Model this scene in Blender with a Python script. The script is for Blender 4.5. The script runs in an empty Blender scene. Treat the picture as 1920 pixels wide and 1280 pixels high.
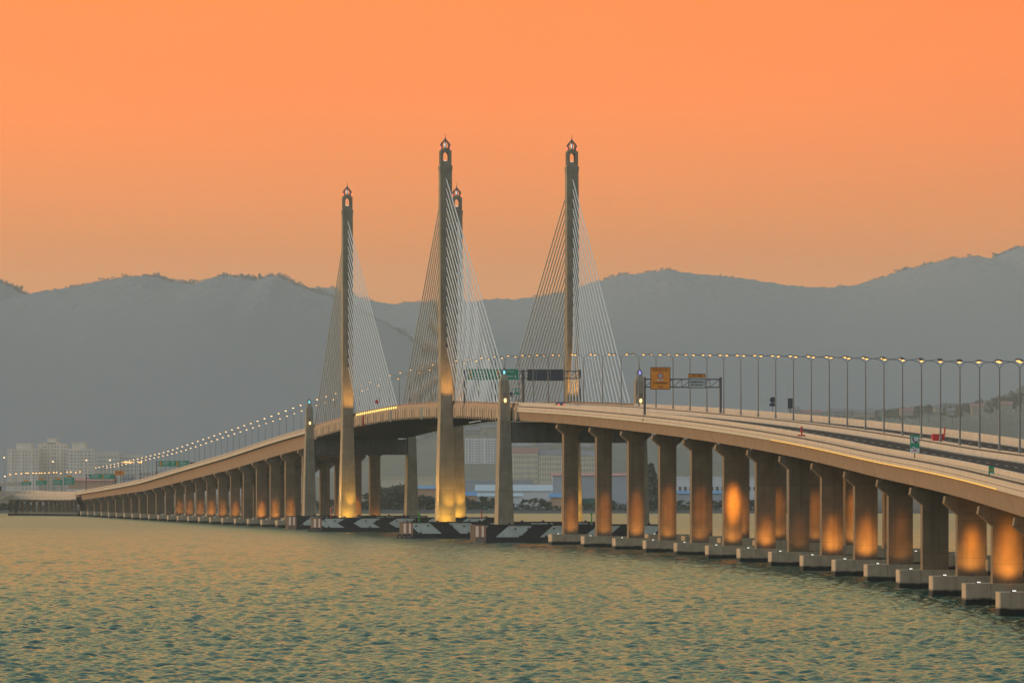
import bpy, bmesh, math, random
import numpy as np
from mathutils import Vector, Matrix, Euler
R = math.radians
S = bpy.context.scene
COL = S.collection

# ------------------------------------------------------------------ camera
F, CX, HY, CH = 10300.0, 960.0, 918.0, 12.45        # focal length in px (1920 wide), centre, horizon row, eye height
cam_d = bpy.data.cameras.new('camera'); cam = bpy.data.objects.new('camera', cam_d); COL.objects.link(cam)
cam.location = (0, 0, CH); cam.rotation_euler = (R(90), 0, 0)
cam_d.sensor_width = 36; cam_d.lens = 36*F/1920; cam_d.shift_y = (HY-640)/1920
cam_d.clip_start = 1; cam_d.clip_end = 40000
S.camera = cam
S.view_settings.view_transform = 'Standard'; S.view_settings.look = 'None'
S.view_settings.exposure = 0; S.view_settings.gamma = 1
S.cycles.use_denoising = True
S.cycles.max_bounces = 6; S.cycles.volume_bounces = 1
S.cycles.sample_clamp_indirect = 4
# ------------------------------------------------------------------ world
W = bpy.data.worlds.new('World'); S.world = W; W.use_nodes = True
nt = W.node_tree; N = nt.nodes; L = nt.links
for n in list(N): N.remove(n)
out = N.new('ShaderNodeOutputWorld')
tc = N.new('ShaderNodeTexCoord'); sep = N.new('ShaderNodeSeparateXYZ'); L.new(tc.outputs['Generated'], sep.inputs[0])
def ramp(stops):
    r = N.new('ShaderNodeValToRGB'); e = r.color_ramp.elements
    while len(e) < len(stops): e.new(0.5)
    for k, (p, c) in enumerate(stops):
        e[k].position = p; e[k].color = (c[0], c[1], c[2], 1)
    L.new(sep.outputs['Z'], r.inputs[0]); return r
AHEAD = [(0.0, (.86,.40,.14)), (.03, (.74,.25,.03)), (.042, (.80,.215,.0)), (.056, (1.02,.230,.0)), (.07, (1.20,.230,.0)), (.09, (1.30,.234,.0)), (.14, (.96,.53,.13)), (.30, (.68,.62,.27)), (.6, (.48,.58,.46)), (1.0, (.42,.62,.90))]
BEHIND = [(0.0, (.80,.72,.62)), (.25, (.58,.62,.66)), (1.0, (.42,.62,.90))]
ra, rb = ramp(AHEAD), ramp(BEHIND)
mr = N.new('ShaderNodeMapRange'); mr.interpolation_type = 'SMOOTHSTEP'
mr.inputs['From Min'].default_value = -.35; mr.inputs['From Max'].default_value = .75
L.new(sep.outputs['Y'], mr.inputs['Value'])
mx = N.new('ShaderNodeMix'); mx.data_type = 'RGBA'
L.new(mr.outputs[0], mx.inputs['Factor']); L.new(rb.outputs[0], mx.inputs['A']); L.new(ra.outputs[0], mx.inputs['B'])
nmap = N.new('ShaderNodeMapping'); nmap.inputs['Scale'].default_value = (5, 5, 34); nmap.inputs['Rotation'].default_value = (0, R(7), 0); L.new(tc.outputs['Generated'], nmap.inputs['Vector'])
nz = N.new('ShaderNodeTexNoise'); nz.inputs['Scale'].default_value = 1.0; nz.inputs['Detail'].default_value = 5; nz.inputs['Roughness'].default_value = .55; L.new(nmap.outputs[0], nz.inputs['Vector'])
nmr = N.new('ShaderNodeMapRange'); nmr.inputs['From Min'].default_value = .3; nmr.inputs['From Max'].default_value = .7; nmr.inputs['To Min'].default_value = .95; nmr.inputs['To Max'].default_value = 1.06; L.new(nz.outputs['Fac'], nmr.inputs['Value'])
lr = N.new('ShaderNodeMath'); lr.operation = 'MULTIPLY_ADD'; L.new(sep.outputs['X'], lr.inputs[0]); lr.inputs[1].default_value = -.6; L.new(nmr.outputs[0], lr.inputs[2])
bg = N.new('ShaderNodeBackground'); L.new(lr.outputs[0], bg.inputs['Strength']); L.new(mx.outputs['Result'], bg.inputs['Color'])
sky = N.new('ShaderNodeTexSky'); sky.sky_type = 'NISHITA'; sky.sun_disc = False
SUN_EL, SUN_AZ = 7.0, -78.0                           # low in the left of the picture, a little beyond the bridge
sky.sun_elevation = R(SUN_EL); sky.sun_rotation = R(SUN_AZ)
bg2 = N.new('ShaderNodeBackground'); bg2.inputs['Strength'].default_value = .012; L.new(sky.outputs[0], bg2.inputs['Color'])
add = N.new('ShaderNodeAddShader'); L.new(bg.outputs[0], add.inputs[0]); L.new(bg2.outputs[0], add.inputs[1])
L.new(add.outputs[0], out.inputs['Surface'])
# ------------------------------------------------------------------ sun
sd = bpy.data.lights.new('sun', 'SUN'); sun = bpy.data.objects.new('sun', sd); COL.objects.link(sun)
sd.energy = 2.0; sd.angle = R(14); sd.color = (1, .60, .30)
az = R(SUN_AZ); el = R(SUN_EL)
to_sun = Vector((math.sin(az)*math.cos(el), math.cos(az)*math.cos(el), math.sin(el)))
sun.rotation_euler = (-to_sun).to_track_quat('-Z', 'Y').to_euler(); sun.location = (-400, 300, 300)

# ================================================================== helpers
def P(x, y, d):                                       # photo pixel + distance -> point in the place
    return Vector(((x-CX)/F*d, d, CH-(y-HY)/F*d))
ONES = ['', 'first','second','third','fourth','fifth','sixth','seventh','eighth','ninth','tenth','eleventh','twelfth','thirteenth','fourteenth','fifteenth','sixteenth','seventeenth','eighteenth','nineteenth']
TENS = {2:('twentieth','twenty'),3:('thirtieth','thirty'),4:('fortieth','forty'),5:('fiftieth','fifty'),6:('sixtieth','sixty')}
def nth(n):
    if n < 20: return ONES[n]
    t, o = divmod(n, 10)
    return TENS[t][0] if o == 0 else TENS[t][1]+'-'+ONES[o]
def tag(o, label=None, cat=None, group=None, kind=None):
    if label: o['label'] = label
    if cat: o['category'] = cat
    if group: o['group'] = group
    if kind: o['kind'] = kind
    return o
def empty(name, loc, rz=0, label=None, cat=None, group=None):
    o = bpy.data.objects.new(name, None); COL.objects.link(o); o.location = loc; o.rotation_euler = (0, 0, rz)
    o.empty_display_size = 1
    return tag(o, label, cat, group)
def link(name, me, parent=None, loc=None, rz=0):
    o = bpy.data.objects.new(name, me); COL.objects.link(o)
    if parent: o.parent = parent
    if loc is not None: o.location = loc
    if rz: o.rotation_euler = (0, 0, rz)
    return o
def copy_tree(o, parent=None):
    c = o.copy(); COL.objects.link(c)
    if parent: c.parent = parent
    for ch in o.children: copy_tree(ch, c)
    return c

class MB:
    def __init__(s): s.v = []; s.f = []; s.mi = []; s.cur = 0
    def add(s, vs, fs):
        b = len(s.v); s.v += [tuple(v) for v in vs]
        s.f += [tuple(i+b for i in f) for f in fs]; s.mi += [s.cur]*len(fs); return s
    def box(s, c, d, rz=0):
        x, y, z = [k/2 for k in d]; co, si = math.cos(rz), math.sin(rz)
        vs = []
        for (a, b, e) in ((-1,-1,-1),(1,-1,-1),(1,1,-1),(-1,1,-1),(-1,-1,1),(1,-1,1),(1,1,1),(-1,1,1)):
            px, py = a*x, b*y
            vs.append((c[0]+px*co-py*si, c[1]+px*si+py*co, c[2]+e*z))
        return s.add(vs, [(0,3,2,1),(4,5,6,7),(0,1,5,4),(1,2,6,5),(2,3,7,6),(3,0,4,7)])
    def bx(s, x0, x1, y0, y1, z0, z1): return s.box(((x0+x1)/2,(y0+y1)/2,(z0+z1)/2), (x1-x0,y1-y0,z1-z0))
    def frustum(s, z0, x0, y0, z1, x1, y1, c=(0,0), c1=None):  # half sizes at two heights
        c1 = c1 or c; vs = []
        for z, x, y, q in ((z0,x0,y0,c),(z1,x1,y1,c1)):
            vs += [(q[0]-x,q[1]-y,z),(q[0]+x,q[1]-y,z),(q[0]+x,q[1]+y,z),(q[0]-x,q[1]+y,z)]
        return s.add(vs, [(0,3,2,1),(4,5,6,7),(0,1,5,4),(1,2,6,5),(2,3,7,6),(3,0,4,7)])
    def tube(s, p0, p1, r, n=6, r1=None, caps=True):
        p0, p1 = Vector(p0), Vector(p1); r1 = r if r1 is None else r1
        w = (p1-p0).normalized(); u = w.orthogonal().normalized(); v = w.cross(u)
        vs = []
        for p, q in ((p0, r), (p1, r1)):
            for k in range(n):
                a = 2*math.pi*k/n; vs.append(p+u*(q*math.cos(a))+v*(q*math.sin(a)))
        fs = [(k, (k+1) % n, n+(k+1) % n, n+k) for k in range(n)]
        if caps: fs += [tuple(range(n))[::-1], tuple(range(n, 2*n))]
        return s.add(vs, fs)
    def path(s, pts, r, n=6):
        for a, b in zip(pts[:-1], pts[1:]): s.tube(a, b, r, n)
        return s
    def lathe(s, prof, n=12, c=(0,0,0)):              # profile of (radius, z)
        vs = []; fs = []
        for (r, z) in prof:
            for k in range(n):
                a = 2*math.pi*k/n; vs.append((c[0]+r*math.cos(a), c[1]+r*math.sin(a), c[2]+z))
        for j in range(len(prof)-1):
            for k in range(n):
                fs.append((j*n+k, j*n+(k+1) % n, (j+1)*n+(k+1) % n, (j+1)*n+k))
        fs += [tuple(range(n))[::-1], tuple(range((len(prof)-1)*n, len(prof)*n))]
        return s.add(vs, fs)
    def prism(s, prof, y0, y1):                       # polygon in x,z pushed along y (profile counter-clockwise seen from -y)
        n = len(prof)
        vs = [(x, y0, z) for x, z in prof]+[(x, y1, z) for x, z in prof]
        fs = [tuple(range(n)), tuple(range(n, 2*n))[::-1]]
        fs += [(k, n+k, n+(k+1) % n, (k+1) % n) for k in range(n)]
        return s.add(vs, fs)
    def plan(s, poly, z0, z1, sc=1.0):                # plan polygon pushed up
        n = len(poly)
        vs = [(x, y, z0) for x, y in poly]+[(x*sc, y*sc, z1) for x, y in poly]
        fs = [tuple(range(n))[::-1], tuple(range(n, 2*n))]
        fs += [(k, (k+1) % n, n+(k+1) % n, n+k) for k in range(n)]
        return s.add(vs, fs)
    def mesh(s, name, mats, fix=True, smooth=False):
        me = bpy.data.meshes.new(name); me.from_pydata(s.v, [], s.f)
        for m in (mats if isinstance(mats, (list, tuple)) else [mats]): me.materials.append(m)
        if any(s.mi): me.polygons.foreach_set('material_index', s.mi)
        if fix:
            bm = bmesh.new(); bm.from_mesh(me); bmesh.ops.recalc_face_normals(bm, faces=bm.faces); bm.to_mesh(me); bm.free()
        if smooth: me.polygons.foreach_set('use_smooth', [True]*len(me.polygons))
        me.update(); return me
    def build(s, name, mats, parent=None, loc=None, rz=0, **k):
        return link(name, s.mesh(name, mats, **k), parent, loc, rz)

# ------------------------------------------------------------------ materials
def newmat(name):
    m = bpy.data.materials.new(name); m.use_nodes = True
    nt = m.node_tree; b = nt.nodes['Principled BSDF']; return m, nt, b
def nd(nt, t, **kw):
    n = nt.nodes.new(t)
    for k, v in kw.items(): setattr(n, k, v)
    return n
def mat(name, c, rough=.7, c2=None, scale=.5, streak=None, joints=None, metal=0, low=None, bump=0, detail=6):
    """c mixed with c2 by world-space noise; streak = darker vertical runs; joints = dark lines every n metres of height; low = (height, colour) tide stain"""
    m, nt, b = newmat(name); b.inputs['Roughness'].default_value = rough; b.inputs['Metallic'].default_value = metal
    b.inputs['Base Color'].default_value = (*c, 1)
    c2 = c2 or tuple(k*.72 for k in c)
    geo = nd(nt, 'ShaderNodeNewGeometry'); lk = nt.links.new
    nz = nd(nt, 'ShaderNodeTexNoise'); nz.inputs['Scale'].default_value = scale; nz.inputs['Detail'].default_value = detail; nz.inputs['Roughness'].default_value = .65
    lk(geo.outputs['Position'], nz.inputs['Vector'])
    mr = nd(nt, 'ShaderNodeMapRange'); mr.inputs['From Min'].default_value = .32; mr.inputs['From Max'].default_value = .68
    lk(nz.outputs['Fac'], mr.inputs['Value'])
    mx = nd(nt, 'ShaderNodeMix', data_type='RGBA'); mx.inputs['A'].default_value = (*c, 1); mx.inputs['B'].default_value = (*c2, 1)
    lk(mr.outputs[0], mx.inputs['Factor']); last = mx.outputs['Result']
    def dark(fac_socket, col):
        nonlocal last
        q = nd(nt, 'ShaderNodeMix', data_type='RGBA'); lk(fac_socket, q.inputs['Factor']); lk(last, q.inputs['A']); q.inputs['B'].default_value = (*col, 1); last = q.outputs['Result']
    if streak:
        mp = nd(nt, 'ShaderNodeMapping'); mp.inputs['Scale'].default_value = (1.6, 1.6, .07)
        lk(geo.outputs['Position'], mp.inputs['Vector'])
        n2 = nd(nt, 'ShaderNodeTexNoise'); n2.inputs['Scale'].default_value = 1.0; n2.inputs['Detail'].default_value = 4; lk(mp.outputs[0], n2.inputs['Vector'])
        m2 = nd(nt, 'ShaderNodeMapRange'); m2.inputs['From Min'].default_value = .5; m2.inputs['From Max'].default_value = .75; m2.inputs['To Max'].default_value = streak
        lk(n2.outputs['Fac'], m2.inputs['Value']); dark(m2.outputs[0], tuple(k*.35 for k in c))
    sp = nd(nt, 'ShaderNodeSeparateXYZ'); lk(geo.outputs['Position'], sp.inputs[0])
    if joints:
        a = nd(nt, 'ShaderNodeMath', operation='MODULO'); lk(sp.outputs['Z'], a.inputs[0]); a.inputs[1].default_value = joints
        g = nd(nt, 'ShaderNodeMath', operation='LESS_THAN'); lk(a.outputs[0], g.inputs[0]); g.inputs[1].default_value = .12
        h = nd(nt, 'ShaderNodeMath', operation='MULTIPLY'); lk(g.outputs[0], h.inputs[0]); h.inputs[1].default_value = .45
        dark(h.outputs[0], tuple(k*.4 for k in c))
        f = nd(nt, 'ShaderNodeMath', operation='SNAP'); lk(sp.outputs['Z'], f.inputs[0]); f.inputs[1].default_value = joints
        wn = nd(nt, 'ShaderNodeTexWhiteNoise', noise_dimensions='1D'); lk(f.outputs[0], wn.inputs['W'])
        h2 = nd(nt, 'ShaderNodeMath', operation='MULTIPLY'); lk(wn.outputs['Value'], h2.inputs[0]); h2.inputs[1].default_value = .22
        dark(h2.outputs[0], tuple(k*.5 for k in c))
    if low:
        n3 = nd(nt, 'ShaderNodeTexNoise'); n3.inputs['Scale'].default_value = .9; lk(geo.outputs['Position'], n3.inputs['Vector'])
        ad = nd(nt, 'ShaderNodeMath', operation='MULTIPLY_ADD'); lk(n3.outputs['Fac'], ad.inputs[0]); ad.inputs[1].default_value = -.45; lk(sp.outputs['Z'], ad.inputs[2])
        m3 = nd(nt, 'ShaderNodeMapRange'); m3.inputs['From Min'].default_value = low[0]-.22; m3.inputs['From Max'].default_value = low[0]+.06
        m3.inputs['To Min'].default_value = 1; m3.inputs['To Max'].default_value = 0; lk(ad.outputs[0], m3.inputs['Value']); dark(m3.outputs[0], low[1])
    lk(last, b.inputs['Base Color'])
    if bump:
        bp = nd(nt, 'ShaderNodeBump'); bp.inputs['Strength'].default_value = bump; bp.inputs['Distance'].default_value = .05
        lk(nz.outputs['Fac'], bp.inputs['Height']); lk(bp.outputs[0], b.inputs['Normal'])
    return m
def flat(name, c, rough=.6, metal=0): return mat(name, c, rough, tuple(k*.85 for k in c), .8, metal=metal)
def emis(name, c, s, base=(.6,.6,.6)):
    m, nt, b = newmat(name); b.inputs['Base Color'].default_value = (*base, 1)
    b.inputs['Emission Color'].default_value = (*c, 1); b.inputs['Emission Strength'].default_value = s
    return m
M = {}
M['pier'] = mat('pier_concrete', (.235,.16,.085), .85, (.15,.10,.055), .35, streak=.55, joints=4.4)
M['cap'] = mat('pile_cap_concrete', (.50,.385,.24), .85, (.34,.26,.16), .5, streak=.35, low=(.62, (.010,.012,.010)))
M['pylon'] = mat('pylon_concrete', (.31,.255,.165), .85, (.20,.165,.105), .3, streak=.5, joints=6.2)
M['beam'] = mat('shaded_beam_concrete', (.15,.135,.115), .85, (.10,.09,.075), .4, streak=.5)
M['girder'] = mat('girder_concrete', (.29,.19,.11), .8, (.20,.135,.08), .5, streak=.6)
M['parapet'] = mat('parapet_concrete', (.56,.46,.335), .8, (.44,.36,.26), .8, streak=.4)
M['fascia'] = mat('fascia_concrete', (.42,.31,.19), .8, (.33,.24,.15), .6, streak=.45)
M['rail'] = mat('rail_panel', (.34,.23,.15), .7, (.27,.18,.12), .8)
M['asphalt'] = mat('asphalt', (.036,.026,.022), .95, (.056,.041,.034), .25)
M['asphalt'].node_tree.nodes['Principled BSDF'].inputs['Specular IOR Level'].default_value = .12
M['marking'] = flat('lane_paint', (.62,.60,.55))
M['cable'] = flat('cable_sheath', (.58,.56,.49), .45)
M['steel'] = flat('dark_steel', (.07,.075,.08), .5)
M['pole'] = flat('galvanised_pole', (.17,.18,.17), .5, .2)
M['housing'] = flat('lamp_housing', (.09,.085,.08), .5)
M['lens_o'] = emis('sodium_lens', (1,.44,.07), 3.2)
M['lens_w'] = emis('warm_white_lens', (1,.60,.28), 4.5)
M['flood_w'] = emis('white_flood_lens', (1,.93,.80), .95)
M['strip_y'] = emis('yellow_light_strip', (1,.50,.05), .6, (.7,.5,.1))
M['strip_g'] = mat('pale_green_strip', (.50,.62,.46), .5, (.42,.54,.40), .6)
M['green'] = flat('sign_green', (.004,.27,.13), .5)
M['signwhite'] = flat('sign_white', (.62,.64,.60), .5)
M['signgrey'] = flat('sign_pale_grey', (.42,.44,.38), .5)
M['yellow'] = flat('sign_amber', (.80,.26,.003), .55)
M['brown'] = flat('sign_letter_brown', (.10,.025,.004), .6)
M['black'] = flat('black_paint', (.02,.02,.022), .6)
M['red'] = flat('red_paint', (.50,.02,.015), .5)
M['greenpost'] = flat('green_paint', (.01,.30,.03), .5)
M['signback'] = flat('sign_back_grey', (.045,.048,.058), .55)
M['glass_far'] = mat('far_window_glass', (.24,.24,.23), .4, (.30,.29,.27), .3)
M['glass'] = mat('window_glass', (.07,.075,.08), .25, (.11,.115,.12), .3)

# ================================================================== bridge alignment
RP = [1072.8,1132.4,1193.5,1252,1312.5,1374,1436,1498,1560.5,1624,1689,1753.5,1822,1890,1959]
RD = [1250-50.4*i for i in range(15)]
LP = [571,542.5,515,489.5,465,440.5,417,396,375,355,336,318,299.5,284,268,253,238,223,209,196,183,170,156]
LD = [1748+39.4*(k+1) for k in range(23)]
DN, DA, DB, DF = 1310.0, 1417.0, 1641.0, 1748.0
def legx(d): return -1.9-.1430*(d-DN)                # line of the front pylon legs
cp = [(430, 50.2), (490, 51.9)]+[(d, (x-CX)/F*d) for x, d in sorted(zip(RP, RD), key=lambda t: t[1])]
cp += [(d, legx(d)+5.35) for d in (DN, 1360, DA, 1530, DB, 1700, DF)]
cp += [(d, (x-CX)/F*d) for x, d in zip(LP, LD) if d > 1800]+[(2800, -230), (2960, -255)]
zc = [(380,9.8),(440,10.9),(544,12.85),(748,16.95),(900,21.2),(1052,25.35),(1250,30.5),(1310,31.9),(1417,34.2),(1530,35.1),(1641,34.2),(1748,31.9),(1835,29.2),(1995,24.2),(2310,15.9),(2480,13.2),(2660,10.7),(2900,8.5),(3050,8)]
gd = np.arange(400, 3000, 2.0)
def smooth(a, sg):
    k = np.arange(-int(3*sg/2), int(3*sg/2)+1)*2.0; w = np.exp(-.5*(k/sg)**2); w /= w.sum()
    p = len(k)//2; e0 = 2*a[0]-a[1:p+1][::-1]; e1 = 2*a[-1]-a[-p-1:-1][::-1]
    return np.convolve(np.concatenate([e0, a, e1]), w, 'valid')
GX = smooth(np.interp(gd, *zip(*cp)), 26.0); GZ = smooth(np.interp(gd, *zip(*zc)), 24.0)
GS = np.gradient(GX, 2.0)
def xrow(d): return float(np.interp(d, gd, GX))
def zroad(d): return float(np.interp(d, gd, GZ))
def frame(d):                                         # tangent (away), normal (right), origin of the left deck edge
    s = float(np.interp(d, gd, GS)); l = math.hypot(s, 1)
    t = Vector((s/l, 1/l, 0)); n = Vector((1/l, -s/l, 0))
    e = Vector((xrow(d), d, 0))-n*3.65
    return e, t, n
def rot(d): 
    e, t, n = frame(d); return math.atan2(n.y, n.x)
def at(d, u, z=0.0):                                  # u metres right of the left deck edge, z above the road
    e, t, n = frame(d); p = e+n*u; p.z = zroad(d)+z; return p
DW = 29.5                                             # deck width
def crown(u): return .02*(14.75-abs(u-14.75))
def sweep(mb, prof, d0, d1, step=6.0, z_of=None):
    ds = list(np.arange(d0, d1, step))+[d1]; n = len(prof(d0) if callable(prof) else prof); vs = []
    for d in ds:
        p = prof(d) if callable(prof) else prof
        for (u, z) in p:
            q = at(d, u, z); vs.append(q)
    fs = [tuple(range(n)), tuple(range((len(ds)-1)*n, len(ds)*n))[::-1]]
    for j in range(len(ds)-1):
        for k in range(n):
            fs.append((j*n+k, (j+1)*n+k, (j+1)*n+(k+1) % n, j*n+(k+1) % n))
    return mb.add(vs, fs)
def rect(u0, u1, z0, z1): return [(u0, z0), (u1, z0), (u1, z1), (u0, z1)]

# ================================================================== the setting: water, land, hills
rng = np.random.default_rng(7)
def make_water():
    ys = [335.0]
    while ys[-1] < 2350: ys.append(ys[-1]+.31*(ys[-1]/400)**1.3)
    ny_w = len(ys)
    while ys[-1] < 2990: ys.append(ys[-1]+14)
    Y = np.array([-600.0, 100.0, 300.0]+ys+[3100.0])
    NC = 600; tt = np.linspace(-1, 1, NC)
    half = np.maximum(.158*np.maximum(Y, 300), 50)
    X = half[:, None]*tt[None, :]
    X = np.concatenate([np.full((len(Y), 1), -3500.0), X, np.full((len(Y), 1), 3500.0)], 1)
    YY = np.repeat(Y[:, None], X.shape[1], 1)
    Z = np.zeros_like(X)
    amp_total = 0
    lam = np.exp(rng.uniform(math.log(.75), math.log(6.0), 110))
    for l in lam:
        th = rng.normal(-1.2, .75)                   # waves run mostly towards the camera, with a wide spread
        k = 2*math.pi/l; a = .0119*l**.62*min(1, (2.2/l)**.75)*rng.uniform(.6, 1.25)
        fade = np.clip(l/(.31*(np.maximum(YY, 300)/400)**1.3*2.4)-.35, 0, 1)
        ph = k*(X*math.cos(th)+YY*math.sin(th))+rng.uniform(0, 6.28)
        Z += a*fade*(np.sin(ph)+.22*np.cos(2*ph))
    patch = .86+.12*np.sin(X*.031+YY*.019)*np.sin(X*.013-YY*.024+1.3)
    Z *= patch
    edge = np.clip((1-np.abs(np.concatenate([[-1], tt, [1]])))/.27, 0, 1)[None, :]
    Z *= edge*np.clip((YY-300)/60, 0, 1)*np.clip((2350-YY)/500, 0, 1)
    nr, nc = X.shape
    co = np.stack([X, YY, Z], -1).reshape(-1, 3).astype(np.float32)
    i = np.arange(nr*nc).reshape(nr, nc)
    q = np.stack([i[:-1, :-1], i[:-1, 1:], i[1:, 1:], i[1:, :-1]], -1).reshape(-1, 4)
    me = bpy.data.meshes.new('water'); me.vertices.add(len(co)); me.vertices.foreach_set('co', co.ravel())
    me.loops.add(q.size); me.loops.foreach_set('vertex_index', q.ravel().astype(np.int32))
    me.polygons.add(len(q)); me.polygons.foreach_set('loop_start', np.arange(0, q.size, 4, dtype=np.int32))
    me.polygons.foreach_set('use_smooth', np.ones(len(q), bool))
    me.update(); me.validate()
    m, nt, b = newmat('sea_water'); lk = nt.links.new
    b.inputs['Base Color'].default_value = (.012,.070,.046, 1); b.inputs['Roughness'].default_value = .09; b.inputs['IOR'].default_value = 1.333
    geo = nd(nt, 'ShaderNodeNewGeometry')
    sy = nd(nt, 'ShaderNodeSeparateXYZ'); lk(geo.outputs['Position'], sy.inputs[0])                  # ruffled open water beyond the bridge, calmer inshore
    rr = nd(nt, 'ShaderNodeMapRange'); rr.inputs['From Min'].default_value = 700; rr.inputs['From Max'].default_value = 1900; rr.inputs['To Min'].default_value = .10; rr.inputs['To Max'].default_value = .30
    lk(sy.outputs['Y'], rr.inputs['Value']); lk(rr.outputs[0], b.inputs['Roughness'])
    prev = None
    for sc, st, dist in ((3.6, .7, .08), (1.3, .6, .15), (.42, .7, .40), (.15, .6, .8)):
        mp = nd(nt, 'ShaderNodeMapping'); mp.inputs['Scale'].default_value = (sc*.75, sc, sc); mp.inputs['Rotation'].default_value = (0, 0, R(14))
        lk(geo.outputs['Position'], mp.inputs['Vector'])
        nz = nd(nt, 'ShaderNodeTexNoise'); nz.inputs['Scale'].default_value = 1; nz.inputs['Detail'].default_value = 3; nz.inputs['Roughness'].default_value = .55; lk(mp.outputs[0], nz.inputs['Vector'])
        bp = nd(nt, 'ShaderNodeBump'); bp.inputs['Strength'].default_value = st; bp.inputs['Distance'].default_value = dist; lk(nz.outputs['Fac'], bp.inputs['Height'])
        if prev: lk(prev.outputs[0], bp.inputs['Normal'])
        prev = bp
    lk(prev.outputs[0], b.inputs['Normal'])
    me.materials.append(m)
    tag(link('water', me), kind='structure')
make_water()

m_bank = mat('shore_ground', (.030,.034,.032), .95, (.050,.052,.046), .05)
mb = MB()
xs = np.linspace(-3500, 3500, 141)
prof = [(2900, -.4), (2918, 1.0), (2930, 1.9), (3200, 2.2), (4200, 3), (17400, 4)]
for (y, z) in prof:
    for x in xs: mb.v.append((x, y+(6*math.sin(x*.021)+4*math.sin(x*.063) if y < 3000 else 0), z))
for j in range(len(prof)-1):
    for k in range(140):
        a = j*141+k; mb.f.append((a, a+1, a+142, a+141)); mb.mi.append(0)
tag(mb.build('far_shore', m_bank, fix=False), kind='structure')

def vnoise(x, y, sc, seed):                           # cheap smooth value noise
    r = np.random.default_rng(seed).random((256, 256))
    xi = np.floor(x/sc).astype(int); yi = np.floor(y/sc).astype(int); fx = x/sc-xi; fy = y/sc-yi
    fx = fx*fx*(3-2*fx); fy = fy*fy*(3-2*fy)
    g = lambda a, b: r[a % 256, b % 256]
    return (g(xi, yi)*(1-fx)+g(xi+1, yi)*fx)*(1-fy)+(g(xi, yi+1)*(1-fx)+g(xi+1, yi+1)*fx)*fy
def hill(name, pts, d, front, back, m, seed, bump, nx=900, canopy=10.0):
    px = np.array([p[0] for p in pts], float); py = np.array([p[1] for p in pts], float)
    X0 = (px-CX)/F*d; H = CH-(py-HY)/F*d
    x = np.linspace(X0[0], X0[-1], nx); h = np.interp(x, X0, H)
    k = np.exp(-.5*(np.arange(-6, 7)/2.5)**2); k /= k.sum(); h = np.convolve(np.pad(h, 6, 'edge'), k, 'valid')
    k2 = np.exp(-.5*(np.arange(-150, 151)/60)**2); k2 /= k2.sum(); hsm = np.convolve(np.pad(h, 150, 'edge'), k2, 'valid')
    t = np.concatenate([np.linspace(0, .7, 22), np.linspace(.72, 1.0, 40), np.linspace(1.03, 2.0, 14)])
    vs = []
    for tt in t:
        if tt <= 1: y = d-front*(1-tt); f = math.sin(tt*math.pi/2)**1.25
        else: y = d+back*(tt-1); f = math.cos((tt-1)*math.pi/2)
        yy = np.full_like(x, y)
        rid = (vnoise(x, yy, 420, seed)-.5)*.05+(vnoise(x, yy, 150, seed+1)-.5)*.01
        mixf = f**9 if tt <= 1 else 1; hh = hsm*(1-mixf)+h*mixf
        z = np.minimum(hh*f, h*1.0)*(1+rid*(1-f**3 if tt <= 1 else .5))
        z = z+bump*(vnoise(x, yy, canopy, seed+2)**2*1.4+.8*vnoise(x, yy, canopy*.45, seed+3)-.9)*(.05+.95*min(1, f**10)) if bump else z
        z = np.maximum(z, -.3)
        vs.append(np.stack([x, yy, z], -1))
    co = np.concatenate(vs)
    i = np.arange(len(co)).reshape(len(t), nx)
    q = np.stack([i[:-1, :-1], i[:-1, 1:], i[1:, 1:], i[1:, :-1]], -1).reshape(-1, 4)
    me = bpy.data.meshes.new(name); me.from_pydata(co.tolist(), [], q.tolist()); me.materials.append(m); me.update()
    return tag(link(name, me), kind='structure')
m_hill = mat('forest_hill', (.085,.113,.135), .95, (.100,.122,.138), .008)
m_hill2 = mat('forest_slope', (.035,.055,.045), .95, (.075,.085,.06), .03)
H1 = [(-1900,700),(-1500,640),(-1100,600),(-700,570),(-420,545),(-300,530),(-200,505),(-120,500),(-50,520),(0,531),(22,540),(45,553),(63,563),(72,562),(90,556),(105,551),(120,553),(135,545),(170,541),(200,532),(220,529),(260,523),(300,524),(330,534),(375,537),(385,532),(420,523),(460,526),(490,530),(505,522),(530,521),(550,535),(580,547),(600,553),(640,567),(680,588),(700,600),(730,614),(760,632),(800,660),(850,700),(900,745),(960,800),(1020,860),(1060,905)]
H2 = [(300,640),(420,600),(500,560),(560,549),(600,543),(620,544),(660,558),(700,570),(740,577),(780,571),(830,573),(880,571),(920,566),(960,567),(1000,563),(1040,556),(1080,545),(1120,531),(1160,520),(1200,517),(1250,510),(1275,515),(1300,519),(1350,523),(1400,530),(1450,538),(1500,544),(1550,546),(1600,541),(1640,528),(1680,513),(1720,503),(1780,490),(1820,486),(1850,491),(1880,478),(1910,467),(1940,462),(2000,458),(2080,466),(2160,475),(2300,490),(2600,500),(2900,530),(3300,560),(3800,640),(4100,740)]
H3 = [(560,910),(620,895),(680,870),(740,838),(800,812),(860,795),(920,786),(1000,782),(1100,786),(1200,790),(1300,791),(1400,787),(1470,779),(1540,774),(1600,775),(1660,772),(1700,769),(1760,764),(1800,761),(1840,755),(1875,748),(1900,738),(1925,728),(1980,715),(2060,700),(2160,700),(2280,705),(2500,730),(2800,760),(3200,800),(3600,860)]
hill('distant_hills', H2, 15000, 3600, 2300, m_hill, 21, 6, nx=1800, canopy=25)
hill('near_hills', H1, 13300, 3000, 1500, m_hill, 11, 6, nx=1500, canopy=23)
hill('low_hillside', H3, 8200, 1300, 1300, m_hill2, 31, 7, nx=1300, canopy=8)

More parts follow.
